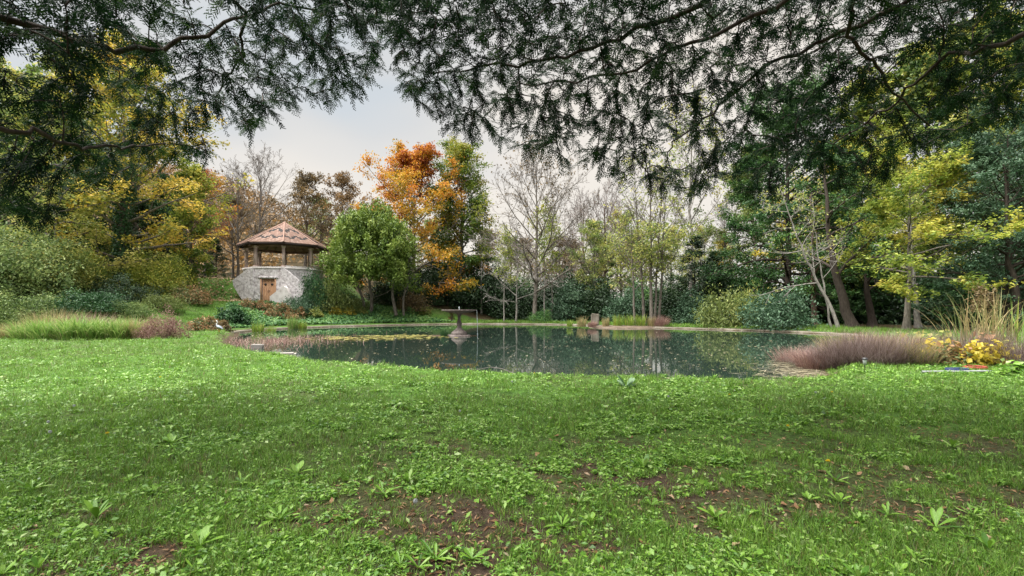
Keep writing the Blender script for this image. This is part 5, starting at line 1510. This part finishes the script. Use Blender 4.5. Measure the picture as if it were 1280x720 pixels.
def leafy_tuft(seed, nl, size, R=0.055, asp=(.4, .8)):
    rng = rng_(seed); q = np.sqrt(rng.uniform(size=nl)) * R; th = rng.uniform(0, 6.283, nl)
    L = rng.uniform(.6, 1.4, nl) * size
    C = np.c_[q * np.cos(th), q * np.sin(th), rng.uniform(.008, .05, nl)]
    D = np.c_[np.cos(th) + rng.normal(0, .5, nl), np.sin(th) + rng.normal(0, .5, nl), rng.normal(.35, .35, nl)]
    mb = MB(); mb.leaves(C, unit(rng.normal(size=(nl, 3)) * .4 + [0, 0, .8]), D, L, L * rng.uniform(*asp, nl), np.clip(rng.normal(.5, .2, nl), 0, 1), fold=.12)
    return mb


tg_ = []; tl_ = []
for i in range(6):
    x, y = -1.6 + 0.6 * i, 4.2 + 0.25 * math.sin(i * 2.0)
    o = turf_tuft(650 + i, 20, (.035 + .006 * i, .075 + .012 * i), (.0025, .0055)).build('grass_tuft', M['grass'], loc=(x, y, hz(x, y)))
    tag(o, 'small tuft of green grass blades in the turf', 'grass', 'turf tufts', 'stuff'); tg_.append(o)
for i in range(6):
    x, y = -1.4 + 0.6 * i, 3.6 + 0.25 * math.sin(i * 2.0)
    o = leafy_tuft(660 + i, 16, (.018, .022, .028, .034, .038, .046)[i], asp=((.5, .9), (.3, .5), (.5, .8), (.25, .4), (.4, .7), (.25, .4))[i]).build('clover_tuft', M['weed'], loc=(x, y, hz(x, y)))
    tag(o, 'small patch of low green weed leaves in the turf', 'weeds', 'turf tufts', 'stuff'); tl_.append(o)
n_ = 92000
x, y = sample_lawn(n_, 1.4, 27, 1.35, 1.15)
ok = lawn_ok(x, y, .04) & (rng.uniform(size=n_) > soilmask(x, y) * .9); x, y = x[ok], y[ok]
gap = fbm(x, y, 5.0, 15, 2); ok = rng.uniform(size=len(x)) < np.clip(-.05 + 1.7 * gap, 0, 1); x, y = x[ok], y[ok]; n_ = len(x)
P = np.c_[x, y, hgt(x, y)]
tall_ = np.clip(.65 + 1.0 * (fbm(x, y, 1.6, 21) - .3), .5, 1.5) * (.72 + .28 * sstep(3, 7, y))
scl = rng.uniform(.65, 1.25, n_) * tall_ * (1 + .055 * np.clip(y - 2, 0, 30))
rzv = rng.uniform(0, 6.283, n_); tl2 = rng.normal(0, .12, (n_, 2)); ix = rng.integers(0, 6, n_)
leafy = rng.uniform(size=n_) < np.clip(sstep(.34, .60, fbm(x, y, 1.3, 8)) * .72, .16, 1) * (1 - .55 * sstep(8, 14, y))
tag(gn_scatter('turf_grass', P[~leafy], rzv[~leafy], tl2[~leafy], scl[~leafy], ix[~leafy], tg_), 'dense green lawn turf', 'grass', kind='stuff')
tag(gn_scatter('turf_weeds', P[leafy], rzv[leafy], tl2[leafy], np.minimum(scl[leafy], 1.7), ix[leafy], tl_), 'low clover and plantain patches in the lawn', 'weeds', kind='stuff')


n_ = 60000
x = rng.uniform(-42, 22, n_); y = rng.uniform(22, 50, n_)
sp = sdist(POND, x, y); sb_ = -sdist(BANK, x, y); pxx = x / y * F + 640
reg = ((sb_ > 1.5) & (pxx < 330) & (y < 47) & (np.hypot(x - GZ[0], y - GZ[1]) > 4.2) & (rng.uniform(size=n_) < .55)) | ((sb_ < 1.5) & (sp > .25) & (woodmask(x, y) > .3) & (y > 26) & (pxx > 560) & (rng.uniform(size=n_) < .8))
ok = (sp > .2) & reg; x, y = x[ok], y[ok]; n_ = len(x)
tag(gn_scatter('bank_turf', np.c_[x, y, hgt(x, y)], rng.uniform(0, 6.283, n_), rng.normal(0, .15, (n_, 2)), rng.uniform(1.6, 3.4, n_), rng.integers(0, 6, n_), tg_), 'rough grass on the terrace and far pond rim', 'grass', kind='stuff')
n_ = 2600
x = rng.uniform(-36, -23, n_); y = rng.uniform(38, 46, n_); L = rng.uniform(.12, .26, n_)
mb = MB(); mb.leaves(np.c_[x, y, hgt(x, y) + rng.uniform(.12, .2, n_)], unit(rng.normal(size=(n_, 3)) * .4 + [0, -.3, .8]), rng.normal(size=(n_, 3)), L, L * .6, np.clip(rng.normal(.45, .25, n_), 0, 1))
tag(mb.build('terrace_litter', M['litter']), 'brown fallen leaves over the grass terrace', 'leaves', kind='stuff')


def rosette(seed, n, L, W, lean=(35, 75), toothed=True):
    rng = rng_(seed)
    az = np.arange(n) * 2.399 + rng.normal(0, .2, n)
    seg = 7; s = np.linspace(0, 1, seg + 1)
    base = np.zeros((n, 3)); base[:, 2] = -0.005
    Lr = rng.uniform(*L, n); ln = np.radians(rng.uniform(*lean, n)); cu = np.radians(rng.uniform(5, 45, n))
    mb = MB()
    for i in range(n):
        ang = ln[i] + cu[i] * s
        cx = np.concatenate([[0], np.cumsum(np.sin(ang) * Lr[i] / seg)[:-1]]); cz = np.concatenate([[0], np.cumsum(np.cos(ang) * Lr[i] / seg)[:-1]])
        w = rng.uniform(*W) * np.interp(s, [0, .25, .65, .9, 1], [.16, .4, 1, .7, .05])
        if toothed: w = w * (1 + 0.28 * ((np.arange(seg + 1) % 2) * 2 - 1) * (s < .8))
        d = np.array([math.cos(az[i]), math.sin(az[i]), 0]); sd = np.array([-d[1], d[0], 0])
        ctr = d[None] * cx[:, None] + np.array([0, 0, 1]) * cz[:, None]
        Vv = np.stack([ctr - sd * w[:, None] / 2 + [0, 0, .004], ctr - [0, 0, .002], ctr + sd * w[:, None] / 2 + [0, 0, .004]], 1).reshape(-1, 3)
        b = np.arange(seg)[:, None] * 3
        mb.add(Vv, Q=np.concatenate([b + [0, 1, 4, 3], b + [1, 2, 5, 4]]), a=float(np.clip(rng.normal(.5, .18), 0, 1)))
    return mb.mesh('leaves')


ros = [rosette(700 + i, 9 + i, (0.08, 0.17), (0.018, 0.035), toothed=i % 2 == 0) for i in range(4)] + [rosette(710 + i, 8, (0.10, 0.18), (0.035, 0.055), (20, 60), False) for i in range(2)]
fixed = [(480, 625), (1045, 607), (590, 705), (545, 705), (805, 590), (370, 600), (700, 560), (770, 505), (905, 555), (40, 620), (120, 655), (215, 560), (1110, 650), (1190, 560), (640, 545), (350, 655), (510, 610), (250, 690), (960, 520), (1170, 665), (420, 540)]
pts = []
for px, py in fixed:
    dd = CAM_H * F / (py - HOR); pts.append(((px - 640) / F * dd, dd))
while len(pts) < 190:
    x, y = sample_lawn(1, 1.7, 8.5, 1.3); x, y = float(x[0]), float(y[0])
    if lawn_ok(np.array([x]), np.array([y]), 0.25)[0] and soilmask(np.array([x]), np.array([y]))[0] < 0.8: pts.append((x, y))
for i, (x, y) in enumerate(pts):
    big_ = i < len(fixed)
    o = link('dandelion_plant', ros[i % 6] if not big_ else ros[i % 6], M['weed'], loc=(x, y, hz(x, y) + 0.012), rz=rng.uniform(0, 6.28), sc=rng.uniform(0.6, 0.85) if big_ else rng.uniform(0.3, 0.65))
    if i % 6 > 3: tag(o, 'rosette of broad rounded plantain leaves in the lawn', 'weed', 'plantain rosettes in the lawn')
    elif i % 2 == 0: tag(o, 'rosette of toothed dandelion leaves in the lawn', 'weed', 'toothed dandelion rosettes in the lawn')
    else: tag(o, 'rosette of narrow smooth-edged weed leaves in the lawn', 'weed', 'narrow-leaved rosettes in the lawn')
# silvery mullein rosette near the water edge
p = at(783, 7.0)
o = link('mullein_plant', rosette(730, 10, (0.16, 0.26), (0.06, 0.09), (25, 60), False), leafmat('leaf_silver', [(0.08, 0.16, 0.07), (0.15, 0.25, 0.13), (0.23, 0.33, 0.20)], 0.2, 0.7), loc=p)
tag(o, 'silvery green mullein rosette near the water edge of the lawn', 'weed')

# dandelion clocks and flowers
def clock():
    rng = rng_(740)
    mb = MB(); mb.tubes([[(0, 0, -0.01), (0.01, 0, 0.06), (0.006, 0.004, 0.13)]], [[0.0025, 0.002, 0.002]], 5)
    stem = mb.mesh('stalk')
    n = 130; d = unit(rng.normal(size=(n, 3))); c = np.array([0.006, 0.004, 0.14])
    mb = MB(); mb.lathe([(0, -0.005), (0.005, 0), (0, 0.006)], c, 8, a=0.2)
    mb.leaves(c + d * 0.011, unit(np.cross(d, rng.normal(size=(n, 3)))), d, np.full(n, 0.02), np.full(n, 0.001), np.full(n, .5), 0)
    mb.leaves(c + d * 0.021, d, rng.normal(size=(n, 3)), np.full(n, 0.010), np.full(n, 0.008), np.full(n, .8), -0.1)
    return stem, mb.mesh('seed_head')


cs, ch = clock()
for px, py in ((60, 535), (63, 550), (92, 512), (520, 642), (640, 478), (835, 498), (575, 520), (1020, 492)):
    dd = CAM_H * F / (py + 6 - HOR)
    p = at(px, dd)
    o = empty('dandelion_clock', p, 'white fluffy dandelion seed head on a stalk in the lawn', 'dandelion', 'dandelion seed heads', rng.uniform(0, 6), 0.6)
    link('stalk', cs, M['weed'], o); link('seed_head', ch, M['seed'], o)


def flower():
    rng = rng_(750); n = 40; th = rng.uniform(0, 6.28, n); el = rng.uniform(.2, 1.3, n)
    d = np.c_[np.cos(th) * np.cos(el), np.sin(th) * np.cos(el), np.sin(el)]
    mb = MB(); mb.leaves(np.array([0, 0, .05]) + d * .009, unit(np.cross(d, rng.normal(size=(n, 3)))), d, np.full(n, .02), np.full(n, .005), rng.uniform(0, 1, n), 0)
    hd = mb.mesh('flower_head'); mb = MB(); mb.tubes([[(0, 0, -0.01), (0.003, 0, 0.02), (0, 0, .05)]], [[.002] * 3], 5)
    return mb.mesh('stalk'), hd


fs, fh = flower()
for px, py in ((1035, 584), (912, 494), (134, 549), (200, 472), (985, 537), (668, 461), (1040, 490)):
    dd = CAM_H * F / (py + 4 - HOR); p = at(px, min(dd, 8.3))
    o = empty('dandelion_flower', p, 'tiny yellow dandelion flower in the grass', 'dandelion', 'yellow dandelion flowers', rng.uniform(0, 6))
    link('stalk', fs, M['weed'], o); link('flower_head', fh, M['flower'], o)


# fallen leaves on the worn turf
def dead_leaf(seed):
    rng = rng_(seed)
    k = 7; s = np.linspace(0, 1, k); w = np.sin(np.pi * s ** 0.8) * rng.uniform(.4, .62) * 0.5 + 0.01
    w = w * (1 + 0.15 * ((np.arange(k) % 2) * 2 - 1))
    curl = rng.uniform(.15, .5)
    Vv = np.stack([np.c_[s - .5, -w, curl * w * 1.2 + 0.12 * np.sin(s * 5 + seed)], np.c_[s - .5, 0 * w, 0.10 * np.sin(s * 5 + seed)], np.c_[s - .5, w, curl * w + 0.12 * np.sin(s * 4 + seed)]], 1).reshape(-1, 3)
    b = np.arange(k - 1)[:, None] * 3
    mb = MB(); mb.add(Vv, Q=np.concatenate([b + [0, 1, 4, 3], b + [1, 2, 5, 4]]), a=rng.uniform(.1, .95))
    return mb.mesh('fallen_leaf')


dl = [dead_leaf(760 + i) for i in range(9)]
for i in range(170):
    while True:
        x, y = sample_lawn(1, 1.65, 6.5, 1.5, 1.0); x, y = float(x[0]), float(y[0])
        wgt = 0.10 + 0.9 * float(sstep(-0.4, 1.6, x)) * float(sstep(5.5, 2.5, y))
        if rng.uniform() < wgt: break
    s = rng.uniform(0.025, 0.058)
    o = link('fallen_leaf', dl[i % 9], M['litter'], loc=(x, y, hz(x, y) + 0.2 * s + rng.uniform(0.0, 0.012)), sc=s)
    o.rotation_euler = (rng.normal(0, .25), rng.normal(0, .25), rng.uniform(0, 6.28))
    tag(o, 'curled brown fallen leaf lying on the lawn', 'leaf', 'fallen leaves on the lawn')
# scattered bits of dead grass and crumbs on the bare soil
n_ = 22000
x, y = sample_lawn(n_, 1.5, 6, 1.6); ok = soilmask(x, y) > 0.2; x, y = x[ok], y[ok]; n_ = len(x)
L = rng.uniform(.012, .05, n_)
mb = MB(); mb.leaves(np.c_[x, y, hgt(x, y) + rng.uniform(.002, .012, n_)], unit(rng.normal(size=(n_, 3)) * .3 + [0, 0, 1]), np.c_[rng.normal(size=(n_, 2)), rng.normal(0, .1, n_)], L, L * rng.uniform(.08, .4, n_), np.clip(rng.normal(.35, .25, n_), 0, 1))
tag(mb.build('turf_litter', M['litter']), 'dead grass stems and leaf crumbs on worn turf', 'litter', kind='stuff')

# ------------------------------------------------------------------ overhanging yew boughs
LOW = np.array([(-300, 330), (-60, 320), (20, 295), (60, 285), (90, 232), (150, 226), (215, 200), (262, 205), (300, 186), (335, 150), (380, 122), (430, 128), (468, 100), (480, 40), (487, 60), (505, 112), (545, 150), (590, 172), (620, 168), (660, 196), (700, 200), (745, 205), (780, 232), (830, 240), (870, 250), (905, 225), (960, 246), (1000, 200),
                (1040, 232), (1090, 250), (1120, 205), (1160, 190), (1200, 175), (1260, 150), (1300, 140), (1600, 150)], float)


def spray(seed, L=0.20):
    """one flat yew shoot: axis plus short needle-set side shoots"""
    rng = rng_(seed)
    C = []; D = []; Ln = []; Wn = []
    ns = 13
    for i in range(ns):
        s = 0.05 + 0.95 * i / (ns - 1); sd = 1 if i % 2 else -1
        ln = 0.062 * (1 - 0.55 * s) * rng.uniform(.7, 1.25)
        p0 = np.array([s * L, 0, -0.22 * s * s * L]); dr = unit(np.array([0.8, sd * 0.75, rng.normal(-.15, .15)]))
        for q, (f, wd) in enumerate(((0.0, .013), (.35, .016), (.7, .013))):
            C.append(p0 + dr * ln * f); D.append(dr + rng.normal(0, .22, 3)); Ln.append(ln * .62 * rng.uniform(.8, 1.2)); Wn.append(wd * rng.uniform(.7, 1.2))
    C.append(np.array([0, 0, 0.])); D.append(np.array([1, 0, -.1])); Ln.append(L); Wn.append(.005)
    C = np.array(C); D = unit(np.array(D)); Ln = np.array(Ln)[:, None]; Wn = np.array(Wn)[:, None]
    pe = unit(np.cross(D, np.array([0, 0, 1.0]) + rng.normal(0, .35, (len(C), 3))))
    return np.stack([C - pe * Wn * .5, C + pe * Wn * .5, C + D * Ln], 1)                       # (n,3,3)


SPR = [spray(800 + i) for i in range(6)]


def canopy(name, label, pxr, trunk_xy, trunk_r, limbs, seed, nat, trunk_h, over):
    rng = rng_(seed)
    o = empty(name, (trunk_xy[0], trunk_xy[1], hz(*trunk_xy) - 0.1), label, 'tree')
    org = np.array([trunk_xy[0], trunk_xy[1], hz(*trunk_xy) - 0.1])
    W3 = lambda px, py, d: np.array([(px - 640) / F * d, d, top(py, d)])
    mbw = MB()
    k = 10; t = np.linspace(0, 1, k)
    P = np.c_[org[0] + .12 * np.sin(t * 5), org[1] + .1 * np.cos(t * 4), org[2] + t * trunk_h]
    mbt = MB(); mbt.tubes(P[None] - org, (trunk_r * (1 - .6 * t))[None], 12); mbt.build('trunk', M['bark_red'], o)
    nodes = []; npar = []
    for lp in limbs:
        pts_ = [np.array([org[0], org[1], org[2] + lp[0]])] + [W3(*q) for q in lp[1]]
        C = np.array(pts_); m = len(C); tt = np.linspace(0, m - 1, 6 * m)
        # smooth resample
        Cs = np.stack([np.interp(tt, np.arange(m), C[:, c]) for c in range(3)], -1)
        for _ in range(3): Cs[1:-1] = (Cs[:-2] + 2 * Cs[1:-1] + Cs[2:]) / 4
        Cs[1:] += rng.normal(0, .02, Cs[1:].shape)
        R = np.linspace(lp[2], 0.008, len(Cs))
        mbw.tubes(Cs[None] - org, R[None], 7)
        nodes.append(Cs[len(Cs) // 3:])
    nodes = np.concatenate(nodes)
    # shoot tips spread through the bough volume
    nc = int(math.sqrt(nat * (pxr[1] - pxr[0]) / 300.0)); nr = max(4, nat // nc)
    gi_, gj_ = np.meshgrid(np.arange(nc), np.arange(nr))
    ncl = nc * nr
    px = pxr[0] + (pxr[1] - pxr[0]) * (gi_.ravel() + rng.uniform(0, 1, ncl)) / nc
    low = np.interp(px, LOW[:, 0], LOW[:, 1])
    f = (gj_.ravel() + rng.uniform(0, 1, ncl)) / nr
    f = f ** 0.92
    py = -75 + (low + 75) * f
    dd = 3.9 + 2.2 * f + rng.normal(0, .4, ncl)
    dd = np.where(px < 130, dd - 1.0, dd)
    dd = np.clip(dd, 2.4, 7)
    hole = np.sin(px * .021 + seed) * np.cos(py * .034 + px * .011) + 0.5 * np.sin(px * 0.047 - py * .05)
    kp = np.nonzero(hole > np.where((px < 300) | (px > 1040), -0.75, -1.2))[0]
    A = np.stack([(px - 640) / F * dd, dd, CAM_H + (HOR - py) / F * dd], -1)[kp]
    # unseen overhead crown between trunk and hanging fringe, added to shade the near lawn
    nov = over
    sx = math.copysign(1, org[0])
    OV = np.c_[sx * rng.uniform(-0.3, 6.0, nov), rng.uniform(-0.6, 3.4, nov), rng.uniform(4.3, 6.2, nov)]
    OV[:, 2] = np.maximum(OV[:, 2], CAM_H + OV[:, 1] * 0.80 + 0.6)
    n_fr = len(A)
    A = np.concatenate([A, OV])
    # join every tip to the nearest wood, working outwards
    dist0 = np.min(np.linalg.norm(A[:, None] - nodes[None], axis=-1), 1)
    order = np.argsort(dist0)
    S = []; D = []; val = []; SC = []
    tub = []
    for ai in order:
        a = A[ai]
        dv = np.linalg.norm(nodes - a, axis=1)
        b = nodes[np.argmin(dv)]
        if dv.min() < 0.05: continue
        m = 6; t = np.linspace(0, 1, m)[:, None]
        mid = (a + b) / 2 + np.array([0, 0, 0.10 * dv.min()]) + rng.normal(0, .03, 3)
        br = (1 - t) ** 2 * b + 2 * t * (1 - t) * mid + t ** 2 * a
        tub.append(br)
        nodes = np.concatenate([nodes, br[2:]])
        L = dv.min(); ns = int(4 + L / 0.042) if ai < n_fr else int(4 + L / 0.07)
        tg = unit(np.diff(br, axis=0))
        vb = rng.normal(0, .12)
        for q in range(ns):
            s = rng.uniform(.1, 1) * (m - 1); i = min(int(s), m - 2); p_ = br[i] + (br[i + 1] - br[i]) * (s - i)
            S.append(p_); sdv = np.cross(tg[i], [0, 0, 1]) * (1 if q % 2 else -1)
            D.append(tg[i] * .7 + sdv * rng.uniform(.2, 1.0) + np.array([0, 0, rng.uniform(-.65, .1)]) + rng.normal(0, .15, 3)); val.append(vb); SC.append(1.0 if ai < n_fr else 2.1)
    tub = np.array(tub)
    mbw.tubes(tub - org, np.linspace(.0075, .0025, 6)[None].repeat(len(tub), 0), 4)
    mbw.build('boughs', M['bark_dark'], o)
    S = np.array(S); D = unit(np.array(D)); val = np.array(val)
    # keep silhouette drips inside the drooping outline
    n = len(S)
    up = np.array([0, 0, 1.0]) + rng.normal(0, .35, (n, 3)); Yv = unit(np.cross(up, D)); Zv = np.cross(D, Yv)
    sc = rng.uniform(.6, 1.1, n) * np.array(SC)
    mbl = MB()
    for vi in range(6):
        sel = np.nonzero(np.arange(n) % 6 == vi)[0]
        T3 = SPR[vi].reshape(-1, 3)
        Vv = (S[sel][:, None] + sc[sel][:, None, None] * (T3[None, :, 0:1] * D[sel][:, None] + T3[None, :, 1:2] * Yv[sel][:, None] + T3[None, :, 2:3] * Zv[sel][:, None])) - org
        nv = Vv.reshape(-1, 3); tri = np.arange(len(nv)).reshape(-1, 3)
        mv = len(T3) // 3
        a = np.clip(0.42 + val[sel][:, None] + rng.normal(0, .1, (len(sel), 1)) + rng.normal(0, .08, (len(sel), mv)), 0.01, .99)
        mbl.add(nv, T=tri, a=np.repeat(a.ravel(), 3))
    mbl.build('foliage', M['yew'], o, smooth=False)
    return o


canopy('overhanging_yew', 'dark yew whose boughs hang over the lawn before the gold beech', (-260, 481), (-5.4, -0.6), 0.34,
       [(3.6, [(-250, -120, 3.2), (-60, -10, 3.4), (110, 60, 3.8), (200, 62, 4.3), (290, 30, 4.6), (350, 2, 5.0), (420, 20, 5.4)], .036),
        (3.0, [(-300, 60, 2.8), (-80, 140, 3.0), (60, 172, 3.4), (130, 188, 4.0), (200, 180, 4.8)], .028),
        (4.2, [(-50, -200, 3.5), (180, -160, 4.0), (312, 20, 4.8), (300, 75, 5.1), (268, 120, 5.4)], .028),
        (2.7, [(-350, 150, 2.4), (-120, 230, 2.5), (0, 265, 2.7)], .022)], 900, 860, 9.0, 150)
canopy('overhanging_yew', 'dark yew whose boughs hang over the lawn before the large conifer', (484, 1560), (6.0, -0.8), 0.40,
       [(4.4, [(1180, -160, 3.6), (1000, -60, 4.0), (840, 20, 4.4), (720, 70, 4.8), (620, 82, 5.3), (540, 90, 5.8)], .036),
        (4.2, [(1250, -140, 3.4), (1060, -40, 3.9), (900, 40, 4.4), (780, 95, 4.9), (650, 108, 5.5)], .032),
        (4.6, [(1180, -220, 3.4), (1072, -30, 3.8), (1060, 50, 4.2), (1100, 90, 4.6), (1160, 160, 5.2)], .03),
        (3.8, [(1450, -60, 3.2), (1250, 60, 3.8), (1180, 70, 4.5), (1120, 130, 5.2), (1040, 180, 5.6)], .028),
        (4.0, [(1300, -100, 3.5), (1100, 20, 4.2), (960, 80, 4.9), (880, 150, 5.6), (830, 190, 6.0)], .028),
        (3.4, [(1600, 0, 3.0), (1380, 60, 3.4), (1280, 140, 4.0)], .028)], 901, 1700, 10.0, 210)
